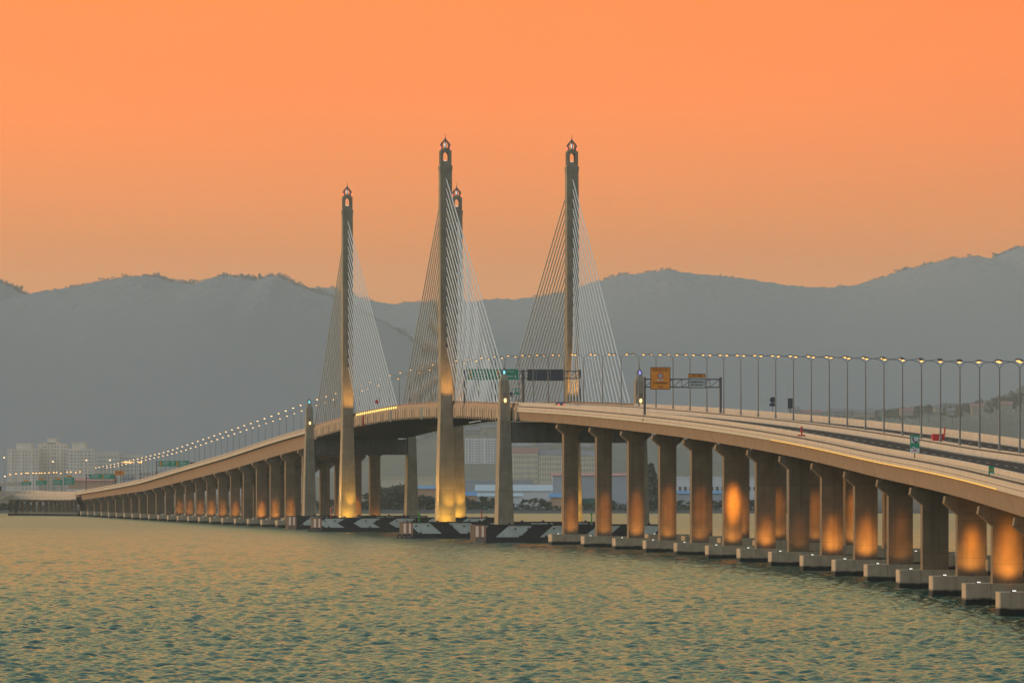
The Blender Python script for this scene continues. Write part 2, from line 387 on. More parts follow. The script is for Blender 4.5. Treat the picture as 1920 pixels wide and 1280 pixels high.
# ================================================================== bridge piers
def glow_spot(parent, loc, target, power, size, col=(1,.48,.10), blend=1.0, rad=.15):
    ld = bpy.data.lights.new('flood_beam', 'SPOT'); ld.energy = power; ld.spot_size = R(size); ld.spot_blend = blend; ld.color = col; ld.shadow_soft_size = rad
    o = bpy.data.objects.new('flood_beam', ld); COL.objects.link(o); o.parent = parent; o.location = loc
    o.rotation_euler = (Vector(target)-Vector(loc)).to_track_quat('-Z', 'Y').to_euler(); return o
def pier(name, d, u, gdepth, label, group, flood=None, lamp=True, scale=1.0):
    p = at(d, u); root = empty(name, (p.x, p.y, 0), rot(d), label, 'bridge pier', group)
    top = zroad(d)-gdepth-.32; ct = 2.37
    fb = top-2.15
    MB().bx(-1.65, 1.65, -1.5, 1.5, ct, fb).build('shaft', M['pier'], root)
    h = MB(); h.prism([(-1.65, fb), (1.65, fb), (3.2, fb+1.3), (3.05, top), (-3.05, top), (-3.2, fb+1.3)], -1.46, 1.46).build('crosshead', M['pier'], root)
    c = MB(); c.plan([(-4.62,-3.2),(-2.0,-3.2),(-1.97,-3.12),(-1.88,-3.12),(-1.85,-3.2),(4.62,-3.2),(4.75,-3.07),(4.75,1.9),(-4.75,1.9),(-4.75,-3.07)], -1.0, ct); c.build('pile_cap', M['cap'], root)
    for s in (-1, 1): MB().bx(s*1.9-.45, s*1.9+.45, -.5, .5, top, top+.32).build('bearing', M['steel'], root)
    if lamp:
        b = MB(); b.box((-3.35, -2.7, ct+.10), (.5, .3, .2)); o = b.build('floodlight', M['housing'], root)
        l = MB(); l.box((-3.25, -2.87, ct+.14), (.38, .06, .13)); l.build('lens', M['flood_w'], o)
    if flood:
        pw, hz, sz = flood
        b = MB(); b.box((-.1, -2.9, ct+.12), (.4, .3, .24)); b.build('uplight', M['housing'], root)
        glow_spot(root, (-.1, -3.0, ct+.32), (0, -1.5, ct+hz+6.5), min(pw, 1800)*.62, 165, (1,.46,.10), 1.0, .5)           # soft wash from its own cap
        span = 50.4 if d < 1400 else 39.4
        for zz_, k_ in ((hz+.8, 1.0),):                                                  # narrow beams thrown from the next cap
            glow_spot(root, (.2, -span+4.2, ct+.6), (0, -1.5, ct+zz_), pw*k_*(span/5)**2*.72, sz/3.6, (1,.36,.03), 1.0, .8).scale = (.36, 1.0, 1.0)
    return root
G_R = 2.85
def gl(d): return float(np.interp(d, [1700, 1748, 1995, 2310, 2480, 2700], [5.0, 5.0, 4.8, 3.9, 3.4, 3.4]))
FL = [(900,4,44),(1000,5,42),(1300,5,44),(1100,6,46),(900,6,44),(7000,6.6,40),(1400,2.0,30),(300,3,30),(1900,2.6,32),(1900,2.8,32),(500,4,30),None,(3600,3.0,22),(2500,2.8,36),(1500,4,34)]
for i, d in enumerate(RD):
    wh = ['next to the near anchor tower','second right of the near anchor tower','third right of the near anchor tower'][i] if i < 3 else ('cut by the right edge of photo' if i == 14 else '%s from the right edge of photo, right approach' % nth(15-i))
    pier('bridge_pier', d, 3.65, G_R, 'front concrete pier with flared head, '+wh, 'front piers of the right approach', FL[i])
FB = {0:(900,5,40),1:(900,5,40),2:(1100,5,40),3:(1000,6,40),4:(1000,5.5,40),5:(1900,5.5,40),6:(900,5,40),7:(1500,6,40),8:(800,5,40)}
for i in range(12):
    pier('bridge_pier', RD[i], 25.85, G_R, 'rear-row concrete pier of right approach, %s counting from the near anchor tower' % nth(i+1), 'rear piers of the right approach', FB.get(i))
FLL = {0:(900,4,40),1:(1500,4.2,36),2:(1300,4,36),3:(1900,3.2,34),5:(1100,3.2,34),6:(1000,3.4,34),7:(1400,3.0,32),8:(900,3.4,32),9:(900,3.4,32),10:(900,3.2,32)}
for i, d in enumerate(LD):
    pier('bridge_pier', d, 3.65, gl(d), 'hazy front pier with flared head, %s left of the far anchor tower' % nth(i+1), 'front piers of the left approach', FLL.get(i), lamp=i < 12)
for i in range(0, 12):
    pier('bridge_pier', LD[i], 25.85, gl(LD[i]), 'shadowed rear-row pier of left approach, %s left of the far anchor tower' % nth(i+1), 'rear piers of the left approach', FLL.get(i) if i < 3 else None, lamp=i < 6)

# ================================================================== decks
def railing(mb, u, d0, d1, z0, gap=.26, w=.12, top=.2, step=1.25):   # posts and a top rail above a solid parapet
    sweep(mb, rect(u-w/2, u+w/2, z0+gap, z0+gap+top), d0, d1, 8)
    ps = MB(); st = []                                # one castellated strip: low sill, post, low sill ...
    for d in np.arange(d0+.5, d1-1, step): st += [(d, .03), (d+.005, gap), (d+.66, gap), (d+.665, .03)]
    for d, h_ in st:
        for uu, zz_ in ((u-w*.4, z0+.002), (u+w*.4, z0+.002), (u+w*.4, z0+h_-.002), (u-w*.4, z0+h_-.002)): ps.v.append(tuple(at(d, uu, zz_)))
    n_ = len(st)
    for k in range(n_-1):
        for q_ in range(4): ps.f.append((k*4+q_, (k+1)*4+q_, (k+1)*4+(q_+1) % 4, k*4+(q_+1) % 4)); ps.mi.append(0)
    return ps
def approach(d0, d1, label, depth, inset, strips):
    root = empty('approach_viaduct', (0, 0, 0), 0, label, 'viaduct')
    dp = depth if callable(depth) else (lambda d: depth)
    for a, b in ((.0, 13.6), (15.9, 29.5)):
        g = MB()
        sweep(g, lambda d: [(a+.32+inset, -.6), (a+.75+inset, -dp(d)), (b-.75-inset, -dp(d)), (b-.32-inset, -.6)], d0, d1)
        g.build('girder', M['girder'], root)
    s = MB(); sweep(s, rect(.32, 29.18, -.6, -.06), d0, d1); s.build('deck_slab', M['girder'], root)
    for side in (0, 1):
        f = MB(); q = (lambda u: u) if side == 0 else (lambda u: DW-u)
        sweep(f, [(q(0), -.75), (q(.32), -.75), (q(.32), .36), (q(.06), .36), (q(.06), -.08), (q(0), -.14)], d0, d1)
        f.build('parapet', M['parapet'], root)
        r = MB(); ps = railing(r, q(.19), d0, d1, .36, .24, .12, .14); o = r.build('railing', M['parapet'], root); ps.build('rail_posts', M['steel'], o)
        g = MB(); sweep(g, rect(min(q(-.004), q(.05)), max(q(-.004), q(.05)), -.24, -.145), d0, d1); g.build('ledge_shade_strip', M['girder'], root)  # shade line under the parapet ledge, put in as a darker strip
        i = MB(); sweep(i, [(q(1.0), -.06), (q(1.5), -.06), (q(1.42), .3), (q(1.32), 1.24), (q(1.08), 1.24)], d0, d1); i.build('traffic_barrier', M['parapet'], root)
    mdn = MB()
    sweep(mdn, [(12.9, .2), (13.5, .2), (13.34, .45), (13.26, 1.02), (13.10, 1.02)], d0, d1)
    ps = railing(mdn, 13.16, d0, d1, 1.02, .2, .1, .12)
    sweep(mdn, [(16.1, .2), (16.6, .2), (16.4, 1.02), (16.24, 1.02), (16.16, .45)], d0, d1)
    sweep(mdn, rect(13.3, 16.2, .2, .86), d0, d1)
    o = mdn.build('median_barrier', M['parapet'], root); ps.build('rail_posts', M['steel'], o)
    for (a, b, m, nm) in strips:
        st = MB(); sweep(st, rect(-.06, -.004, -.70, -.61), a, b); st.build(nm, M[m], root)
    return root
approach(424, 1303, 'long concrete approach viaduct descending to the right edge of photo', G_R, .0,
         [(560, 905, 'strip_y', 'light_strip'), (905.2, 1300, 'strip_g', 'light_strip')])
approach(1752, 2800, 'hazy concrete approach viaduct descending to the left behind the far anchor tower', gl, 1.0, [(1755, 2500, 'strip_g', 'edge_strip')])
# roads with lane markings
def road(d0, d1):
    mb = MB()
    for a, b in ((1.5, 12.9), (16.6, 28.0)): sweep(mb, [(a, -.05), (b, -.05), (b, crown(b)), (a, crown(a))], d0, d1)
    r = mb.build('road', M['asphalt']); tag(r, kind='structure')
    mk = MB()
    for a in (5.4, 9.1, 20.3, 24.0):
        for d in np.arange(d0+4, d1-6, 12.0):
            vs = [at(d, a-.09, crown(a)+.006), at(d, a+.09, crown(a)+.006), at(d+4.5, a+.09, crown(a)+.006), at(d+4.5, a-.09, crown(a)+.006)]
            mk.add(vs, [(0, 1, 2, 3)])
    for a in (2.1, 12.4, 17.1, 27.4):
        sweep(mk, rect(a-.08, a+.08, crown(a)-.01, crown(a)+.006), d0, d1)
    mk.build('lane_marking', M['marking'], r)
road(424, 2800)
# cable-stayed span
root = empty('cable_stayed_span', (0, 0, 0), 0, 'cable-stayed main span deck hung between the four tall pylons', 'bridge span')
d0, d1 = 1304.0, 1751.0
for a in (.0, 28.3):
    g = MB(); sweep(g, rect(a, a+1.2, -2.55, .28), d0, d1)
    so = -.06 if a == 0 else 1.26
    for d in np.arange(d0+1, d1, 4.0): g.box(at(d, a+so, -1.45), (.14, 1.0, 3.3), rot(d))
    g.build('edge_girder', M['fascia'], root)
    r = MB(); sweep(r, rect(a+.25, a+.55, .28, .95), d0, d1); ps = railing(r, a+.4, d0, d1, .95, .18, .12, .14); o = r.build('rail_panel', M['rail'], root); ps.build('rail_posts', M['steel'], o)
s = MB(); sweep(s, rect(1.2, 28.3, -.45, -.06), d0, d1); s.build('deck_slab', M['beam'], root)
b = MB(); sweep(b, [(12.9, .2), (16.6, .2), (16.3, 1.0), (13.2, 1.0)], d0, d1); b.build('median_barrier', M['parapet'], root)
fb_me = None
for d in np.arange(d0+3, d1-2, 5.2):
    p = at(d, 14.75, 0)
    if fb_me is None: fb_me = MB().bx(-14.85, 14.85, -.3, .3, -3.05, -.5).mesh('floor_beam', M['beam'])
    link('floor_beam', fb_me, root, p, rot(d))
lt = MB().bx(-.05, .16, -.45, .45, -.28, .28).mesh('deck_light', emis('parapet_light', (1,.72,.16), 1.6, (.8,.7,.2)))
for k in range(20):
    d = 1535+k*5.0
    link('deck_light', lt, root, at(d, -.16, .5), rot(d))
pl = MB().lathe([(.03, -.08), (.085, -.04), (.085, .04), (.03, .08)], 6).mesh('soffit_light', M['flood_w'])
for k in range(11):
    link('soffit_light', pl, root, at(1560-k*3.0, 24-k*.1, -3.25)); link('soffit_light', pl, root, at(1420-k*3.0, 25, -3.25))
for (px, col, dd) in ((676,'red',1612),(730,'signgrey',1545),(787,'strip_g',1476)):
    MB().bx(-.22, .22, -.06, .06, -3.3, -.2).build('gauge_board', M[col], root, at(dd, -.3, 0), rot(dd))

# ================================================================== pylons with stay cables
def lantern(root, z, M_):
    """base cap, arched belfry, ring, onion frame and finial; z = top of the shaft"""
    MB().frustum(z, 1.45, 1.45, z+1.1, 1.0, 1.0).build('lantern_base', M['pylon'], root)
    be = MB(); z0, z1 = z+.35, z+3.9
    for ang in range(4):
        q = MB(); w = 1.45; a = .72
        arch = [(a*math.cos(t), z1-1.35+.95*math.sin(t)) for t in np.linspace(0, math.pi, 9)]
        prof = [(-w, z0), (-a, z0)]+arch[::-1]+[(a, z0), (w, z0), (w*.93, z1), (-w*.93, z1)]
        q.prism(prof, -w, -w+.32)
        ca, sa = round(math.cos(ang*math.pi/2)), round(math.sin(ang*math.pi/2)); k = 1-.004*ang
        be.add([((x*ca-y*sa)*k, (x*sa+y*ca)*k, zz+.003*ang) for x, y, zz in q.v], q.f)
    be.build('belfry', M['pylon'], root)
    MB().lathe([(1.05, z1), (1.2, z1+.2), (1.2, z1+.45), (1.0, z1+.6)], 12).build('ring', M['pylon'], root)
    do = MB(); zb = z1+.6
    for k in range(8):
        a = k*math.pi/4
        pts = [(r*math.cos(a), r*math.sin(a), zb+h) for r, h in ((1.0,0),(1.28,.55),(1.2,1.05),(.7,1.65),(.3,2.05),(.06,2.5))]
        do.path(pts, .11, 5)
    do.lathe([(.30, zb+1.95), (.34, zb+2.1), (.1, zb+2.5), (.07, zb+2.9), (.02, zb+4.0)], 8)
    do.build('onion_dome', M['steel'], root)
    MB().lathe([(.08, zb+.3), (.22, zb+.6), (.22, zb+1.1), (.08, zb+1.35)], 8).build('beacon_lamp', M['lamp_b'], root)
    MB().lathe([(.1, z+1.05), (.2, z+1.12), (.2, z+1.3), (.1, z+1.4)], 8).build('beacon_lamp', M['lamp_b'], root)
    for sx in (-1, 1): MB().lathe([(.05, 0), (.17, .12), (.17, .3), (.05, .42)], 8).build('warning_lamp', M['lamp_r'], root, (sx*1.3, -.6, zb-.05))
M['lamp_b'] = emis('pale_blue_lamp', (.55,.85,1), .75); M['lamp_r'] = emis('red_lamp', (1,.05,.02), 2.5); M['lamp_c'] = emis('cyan_lamp', (.12,.75,.85), 1.2); M['lamp_v'] = emis('violet_lamp', (.25,.22,1), 1.6)
M['niche'] = emis('niche_lamp', (1,.60,.16), 2.2)
def pylon(d, off, label):
    e, t, n = frame(d); p = Vector((legx(d), d, 0))+n*off
    rz = rot(d); root = empty('bridge_pylon', (p.x, p.y, 0), rz, label, 'pylon', 'pylons of the main span')
    zr = zroad(d); zt = 96.0
    lo = MB(); lo.frustum(2.0, 2.35, 3.6, zr-2.6, 1.62, 2.7); lo.build('lower_leg', M['pylon'], root)
    up = MB(); up.frustum(zr-2.6, 1.55, 2.6, zr+.4, 1.52, 2.55); up.frustum(zr+.4, 1.52, 2.55, zt-1.2, 1.52, 1.75); up.bx(-1.62, 1.62, -1.85, 1.85, zt-1.2, zt)
    up.build('shaft', M['pylon'], root)
    lantern(root, zt, M)
    side = 1 if off == 0 else -1
    for k in range(18):
        z = zt-3.4-2.52*k
        for s in (-1, 1):
            y0 = s*(1.75+(2.55-1.75)*(zt-1.2-z)/(zt-1.6-zr)+.02)
            reach = 10.5+(17-k)*5.55 if s < 0 else 10.5+(17-k)*5.75
            q = at(d+s*reach, .5 if off == 0 else 29.0, .45)
            lx = (q-p); c, si = math.cos(-rz), math.sin(-rz)
            loc = (lx.x*c-lx.y*si, lx.x*si+lx.y*c, q.z)
            o = MB().tube((0, y0, z), loc, .15, 6).build('stay_cable', M['cable'], root)
            MB().tube((0, y0-s*.1, z+.12), (0, y0+s*.55, z-.72), .2, 6).build('cable_socket', M['steel'], o)
    # warm floodlights at the foot and just above the road
    for (x, y, tx, ty, pw) in ((-.6, -6.1, 0, -2.5, 1900), (-6.2, -1.5, -1.8, -1, 2200)):
        glow_spot(root, (x, y, 4.3), (tx, ty, 8.0), pw, 155, (1,.56,.06), 1.0)
    glow_spot(root, (.8, -6.2, 4.3), (.2, -2.3, 19.0), 9000, 50, (1,.52,.05), 1.0); glow_spot(root, (-6.2, -2.5, 4.3), (-1.8, -.8, 21.0), 22000, 60, (1,.50,.08), 1.0)
    glow_spot(root, (.4*side+.3, -7.0, zr+.6), (0, -2.2, zr+10.0), 6000, 84, (1,.48,.10), 1.0)
    b = MB(); b.box((-.6, -6.1, 4.05), (.7, .4, .35)); b.box((-6.2, -1.5, 4.05), (.4, .7, .35)); b.build('uplight', M['housing'], root)
    return root
pylon(DA, 0, 'near front pylon, yellow-lit foot, in the centre of photo')
pylon(DA, 33.0, 'tall rear pylon standing farthest right, foot hidden by piers')
pylon(DB, 0, 'far front pylon, leftmost of the four tall pylons')
pylon(DB, 33.0, 'shorter-looking far rear pylon seen just right of the central pylon')

def anchor(d, label, lampm):
    e, t, n = frame(d); p = Vector((legx(d), d, 0)); rz = rot(d)
    root = empty('anchor_tower', (p.x, p.y, 0), rz, label, 'anchor pier', 'anchor towers at the ends of main span')
    zr = zroad(d); zb0, zb1 = zr-8.2, zr-3.25
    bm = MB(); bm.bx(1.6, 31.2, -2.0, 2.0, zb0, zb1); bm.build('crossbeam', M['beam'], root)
    for k, x in enumerate((0, 32.8)):
        lg = MB(); lg.frustum(2.0, 1.95, 3.2, zr-3.0, 1.3, 2.3, (x, 0)); lg.build('leg', M['pylon'], root)
        u = MB(); u.frustum(zr-3.0, 1.22, 2.0, zr+6.6, 1.05, 1.15, (x, 0)); u.frustum(zr+6.6, 1.05, 1.15, zr+8.0, .55, .55, (x, 0))
        o = u.build('turret', M['pylon'], root)
        MB().bx(x-.42, x+.42, -1.66, -1.58, zr+1.3, zr+3.6).build('niche', M['beam'], o)
        MB().lathe([(.1, 0), (.3, .2), (.3, .8), (.1, 1.0)], 8, (x, -1.86, zr+1.35)).build('niche_lamp', M['niche'], o)
        for a in range(6):
            pass
        do = MB(); zb = zr+8.0
        for a in range(6):
            an = a*math.pi/3
            do.path([(x+r*math.cos(an), r*math.sin(an), zb+h) for r, h in ((.5,0),(.72,.45),(.55,.95),(.06,1.5))], .07, 5)
        do.lathe([(.12, zb+1.4), (.05, zb+1.8), (.02, zb+2.8)], 6, (x, 0, 0)); do.build('onion_dome', M['steel'], o)
        MB().lathe([(.1, .15), (.3, .35), (.3, .8), (.1, 1.0)], 10, (x, 0, zb)).build('dome_lamp', lampm[k], o)
        glow_spot(root, (x-.2, -4.6, zr+1.0), (x, -1.6, zr+2.6), 90, 50, (1,.55,.16))
        glow_spot(root, (x-6.5, -1.0, 4.2), (x-1.8, -.5, 7.0), 420, 70, (1,.55,.12))
    return root
anchor(DN, 'near anchor tower with cyan lamp dome beside the green sign', (M['lamp_c'], M['lamp_v']))
anchor(DF, 'far anchor tower with cyan lamp dome, left of the pylons', (M['lamp_c'], M['lamp_c']))

# ================================================================== fenders round the pylon feet
def camo(flip, x0, xs):
    m, nt, b = newmat('dazzle_paint'); lk = nt.links.new; b.inputs['Roughness'].default_value = .6
    t = nd(nt, 'ShaderNodeTexCoord'); s = nd(nt, 'ShaderNodeSeparateXYZ'); lk(t.outputs['Object'], s.inputs[0])
    def mth(op, a, b_, c=None):
        n = nd(nt, 'ShaderNodeMath', operation=op)
        for k, v in enumerate((a, b_, c)):
            if v is None: continue
            if isinstance(v, (int, float)): n.inputs[k].default_value = v
            else: lk(v, n.inputs[k])
        return n.outputs[0]
    seg = mth('FLOOR', mth('DIVIDE', s.outputs['X'], 11.0), 0)
    x = mth('MULTIPLY_ADD', mth('SUBTRACT', s.outputs['Z'], 2.55), 1.15*flip, s.outputs['X'])
    if flip == 0:
        zz = mth('ABSOLUTE', mth('SUBTRACT', s.outputs['Z'], 2.55), 0); x = mth('MULTIPLY_ADD', zz, -1.7, s.outputs['X'])
    fr = mth('FRACT', mth('DIVIDE', mth('ADD', x, 318.0-x0), 10.6), 0)
    w = mth('LESS_THAN', fr, .54)
    zl = mth('GREATER_THAN', s.outputs['Z'], 1.25)
    w = mth('MULTIPLY', mth('MULTIPLY', w, zl), mth('GREATER_THAN', s.outputs['X'], xs))
    nz = nd(nt, 'ShaderNodeTexNoise'); nz.inputs['Scale'].default_value = .8; nz.inputs['Detail'].default_value = 6; lk(t.outputs['Object'], nz.inputs['Vector'])
    a = nd(nt, 'ShaderNodeMix', data_type='RGBA'); a.inputs['A'].default_value = (.70,.74,.64,1); a.inputs['B'].default_value = (.36,.36,.29,1); lk(nz.outputs['Fac'], a.inputs['Factor'])
    bk = nd(nt, 'ShaderNodeMix', data_type='RGBA'); bk.inputs['A'].default_value = (.012,.014,.018,1); bk.inputs['B'].default_value = (.035,.026,.022,1); lk(nz.outputs['Fac'], bk.inputs['Factor'])
    q = nd(nt, 'ShaderNodeMix', data_type='RGBA'); lk(w, q.inputs['Factor']); lk(bk.outputs['Result'], q.inputs['A']); lk(a.outputs['Result'], q.inputs['B'])
    lk(q.outputs['Result'], b.inputs['Base Color']); return m
m_brown = flat('rust_brown_paint', (.13,.055,.03)); m_cream = flat('cream_paint', (.46,.40,.33))
hole = MB().lathe([(.0, 0), (.24, 0), (.24, .08), (.0, .08)], 10)
hole.v = [(x, -z, y) for x, y, z in hole.v]; hole_me = hole.mesh('porthole', M['black'])
def fender(d, x0, x1, label, flip, tyres, off):
    xa, xb = (x0-CX)/F*d-legx(d), (x1-CX)/F*d-legx(d)
    root = empty('pier_fender', (legx(d), d, 0), rot(d), label, 'fender', 'painted fenders round the pylon feet')
    w = 6.5; c = 2.2
    poly = [(xa+c, -w), (xb-c, -w), (xb, -w+c), (xb, w-c), (xb-c, w), (xa+c, w), (xa, w-c), (xa, -w+c)]
    h = MB(); h.plan(poly, -1.2, 4.0); h.build('hull', camo(flip, off, xa+c), root)
    tp = MB(); 
    for (i, j) in zip(range(8), list(range(1, 8))+[0]):
        (ax, ay), (bx, by) = poly[i], poly[j]
        mid = ((ax+bx)/2, (ay+by)/2, 4.12); ln = math.hypot(bx-ax, by-ay)
        tp.box(mid, (ln, .3, .24), math.atan2(by-ay, bx-ax))
    tp.build('coping', M['black'], root)
    # brown and cream stripes on the bevelled bow
    st = MB(); st.cur = 0
    def strip(a, b, cur):
        st.cur = cur
        ax, ay = xa+c*(1-a), -w+c*a; bx, by = xa+c*(1-b), -w+c*b; o = .03
        k = .707*o
        st.add([(ax-k, ay-k, 1.3), (bx-k, by-k, 1.3), (bx-k, by-k, 3.9), (ax-k, ay-k, 3.9)], [(0, 1, 2, 3)])
    strip(0, .16, 0); strip(.2, .42, 1); strip(.45, .66, 0); strip(.7, .98, 1)
    st.build('bow_stripes', [m_brown, m_cream], root, fix=False)
    n = int((xb-xa)/3.1)
    for k in range(n):
        x = xa+c+.8+k*3.1
        if x > xb-c-.5: break
        link('porthole', hole_me, root, (x, -w-.01, 3.25 if k % 2 else 3.2))
        if k % 2 == 0: link('drain_slot', MB_slot, root, (x+1.2, -w-.02, 1.35))
    for k in range(9):
        link('bollard', MB_boll, root, (xa+3+k*(xb-xa-6)/8, -w+.6, 4.0))
    if tyres:
        for k in range(3):
            o = MB(); 
            for a in range(10):
                t0, t1 = a*.628, (a+1)*.628
                o.tube((.5*math.cos(t0), 0, .5*math.sin(t0)), (.5*math.cos(t1), 0, .5*math.sin(t1)), .2, 6)
            o.build('tyre', M['black'], root, (xa-1.1+k*1.0, -w+c-.6-k*1.2, .55))
        MB().box((xa+.6, -w+c-2.1, .3), (3.0, .5, .4), R(-50)).build('tyre_bar', M['steel'], root)
    return root
MB_slot = MB().bx(-.28, .28, -.05, .05, -.3, .3).mesh('drain_slot', M['black'])
MB_boll = MB().lathe([(.25, 0), (.25, .35), (.38, .45), (.38, .6), (.1, .65)], 8).mesh('bollard', M['black'])
fender(DN, 886, 1236, 'black and white painted fender under the near anchor tower, nearest of four', -1, False, -1.5)
fender(DA, 752, 1116, 'dazzle-painted fender with tyres under the central pylon, green post on top', 1, True, -9.0)
fender(DB, 585, 928, 'black and white chevron fender under the leftmost pylon, red posts on top', 0, True, -9.4)
fender(DF, 538, 800, 'farthest black and white fender, under the far anchor tower', -1, False, -2.0)
def beacon(px, pyb, pyt, d, m, label):
    b = P(px, pyb, d); h = (pyb-pyt)/F*d
    root = empty('beacon_post', (b.x, b.y, 4.0), 0, label, 'beacon', 'marker posts on the fenders')
    MB().tube((0, 0, 0), (0, 0, h*.8), .17, 8, .13).build('post', m, root)
    MB().lathe([(.3, 0), (.3, .12), (.12, .2)], 8).build('base', m, root)
    MB().lathe([(.1, h*.78), (.3, h*.82), (.26, h*.95), (.05, h*1.02)], 8).build('lantern', m, root)
    for k in range(4): MB().bx(.12, .55, -.03, .03, h*(.2+.14*k), h*(.2+.14*k)+.06).build('rung', m, root)
beacon(621, 975, 954, DB-6, M['red'], 'thin red marker post left of the leftmost pylon foot')
beacon(785.5, 985, 966, DA-6, M['greenpost'], 'thin green marker post left of the central pylon foot')
beacon(903, 976, 962, DB-6, M['red'], 'thin red marker post between the central pylon and near anchor tower')
beacon(1109, 987, 969, DA-6, M['greenpost'], 'thin green marker post seen between the first two right piers')

# ================================================================== street lamps
def make_lamp(lens, sc=1.0):
    root = empty('street_lamp', (0, 0, 0))
    h = 11.9; hj = 10.8
    MB().tube((0, 0, 0), (0, 0, hj), .15, 8, .085).build('pole', M['pole'], root)
    MB().lathe([(.3, 0), (.3, .08), (.19, .12), (.19, 1.0)], 8).build('base', M['pole'], root)
    for s in (-1, 1):
        arc = [(s*(1.35-1.35*math.cos(t)), 0, hj+1.15*math.sin(t)) for t in np.linspace(0, math.pi/2, 8)]
        a = MB().path(arc+[(s*2.3, 0, hj+1.27)], .05, 6).build('arm', M['pole'], root)
        hd = MB(); hd.frustum(hj+1.2, .26, .14, hj+1.33, .42, .17, (s*2.75, 0)); hd.frustum(hj+1.33, .42, .17, hj+1.44, .30, .11, (s*2.75, 0))
        o = hd.build('lamp_head', M['housing'], root)
        MB().lathe([(.03, -.2), (.16, -.16), (.24, -.06), (.25, .02)], 10, (0, 0, 0)).build('lens', lens, o, (s*2.75, 0, hj+1.2)).scale = (1.5*sc, .9*sc, 1.0*sc)
    return root
lamp_a = make_lamp(M['lens_o'], .72); lamp_b = make_lamp(M['lens_w'], .85)
rl = list(np.arange(1296, 560, -24.9)); ml = list(np.arange(1310+14, 1748, 24.9)); ll = list(np.arange(1760, 2700, 20.5))
used = set()
def put_lamp(proto, d, label, group):
    o = proto if id(proto) not in used else copy_tree(proto); used.add(id(proto))
    p = at(d, 14.75, .84); o.location = p; o.rotation_euler = (0, 0, rot(d)); tag(o, label, 'street lamp', group)
nr = sum(1 for d in rl if (at(d, 14.75).x/d*F+CX) < 1935)
for i, d in enumerate(rl):
    x = at(d, 14.75).x/d*F+CX
    if x > 1990: break
    put_lamp(lamp_a, d, 'double-armed lit street lamp on right approach, %s right of the violet-lamp turret' % nth(i+1), 'street lamps on the right approach')
for i, d in enumerate(ml):
    put_lamp(lamp_a, d, 'double-armed lit street lamp on the cable-stayed span, %s from its right end' % nth(i+1), 'street lamps on the main span')
for i, d in enumerate(ll):
    put_lamp(lamp_b, d, 'hazy double-armed street lamp on left approach, %s left of the far anchor tower' % nth(i+1), 'street lamps on the left approach')

# ================================================================== signs
def text(body, size, m, parent, x, z, y=-.12, align='CENTER', sx=1.0):
    cu = bpy.data.curves.new('lettering', 'FONT'); cu.body = body; cu.size = size; cu.align_x = align; cu.align_y = 'CENTER'; cu.extrude = .01; cu.resolution_u = 2; cu.offset = .012*size
    o = bpy.data.objects.new('lettering', cu); me = bpy.data.meshes.new_from_object(o); bpy.data.objects.remove(o); bpy.data.curves.remove(cu)
    me.materials.clear(); me.materials.append(m)
    t = link('lettering', me, parent, (x, y, z)); t.rotation_euler = (R(90), 0, 0); t.scale = (sx, 1, 1); return t
def bars(parent, x, z, w, rows, m, h=.22, gap=.5, y=-.1, seed=1):   # lines of lettering too small and blurred to read
    r = random.Random(seed); b = MB()
    for k in range(rows):
        xx = x; end = x+w*r.uniform(.7, 1)
        while xx < end:
            l = r.uniform(.25, .5); b.bx(xx, min(xx+l, end), y, y+.03, z-k*gap-h/2, z-k*gap+h/2); xx += l+.14
    b.build('small_lettering', m, parent)
def panel(parent, x0, x1, z0, z1, m, edge=None, y=0, name='panel', r=0):
    p = MB(); p.bx(x0, x1, y-.06, y+.06, z0, z1); o = p.build(name, m, parent)
    if edge:
        e = MB(); t = .14
        for (a, b, c, d_) in ((x0, x1, z0, z0+t), (x0, x1, z1-t, z1), (x0, x0+t, z0+t, z1-t), (x1-t, x1, z0+t, z1-t)): e.bx(a, b, y-.085, y-.06, c, d_)
        e.build('border', edge, o)
    return o
def truss(parent, x0, x1, z0, z1, y=.25, step=1.9):
    t = MB(); t.bx(x0, x1, y, y+.22, z0-.12, z0+.12); t.bx(x0, x1, y, y+.22, z1-.12, z1+.12)
    x = x0
    while x < x1-.3:
        e = min(x+step, x1)
        t.tube((x, y+.1, z0), (e, y+.1, z1), .07, 5); t.tube((e, y+.1, z0), (e, y+.1, z1), .07, 5); x = e
    t.build('truss', M['steel'], parent)
def gantry(d, label, px0, px1, ub0, ub1, tz):        # px of the two posts; returns root and px/py -> local converter
    rz = rot(d); o = P(px0, HY, d); root = empty('sign_gantry', (o.x, o.y, 0), rz, label, 'sign gantry')
    w = (px1-px0)/F*d/math.cos(rz)
    def q(px, py): return ((px-px0)/F*d/math.cos(rz), CH-(py-HY)/F*d)
    p = MB(); p.tube((0, .35, ub0), (0, .35, tz[1]+.4), .26, 8); p.lathe([(.5, ub0-.2), (.5, ub0+.25), (.3, ub0+.3)], 8, (0, .35, 0)); p.build('post', M['steel'], root)
    p = MB(); p.tube((w, .35, ub1), (w, .35, tz[1]+.4), .26, 8); p.lathe([(.5, ub1-.2), (.5, ub1+.25), (.3, ub1+.3)], 8, (w, .35, 0)); p.build('post', M['steel'], root)
    truss(root, 0, w, tz[0], tz[1]); return root, q, w
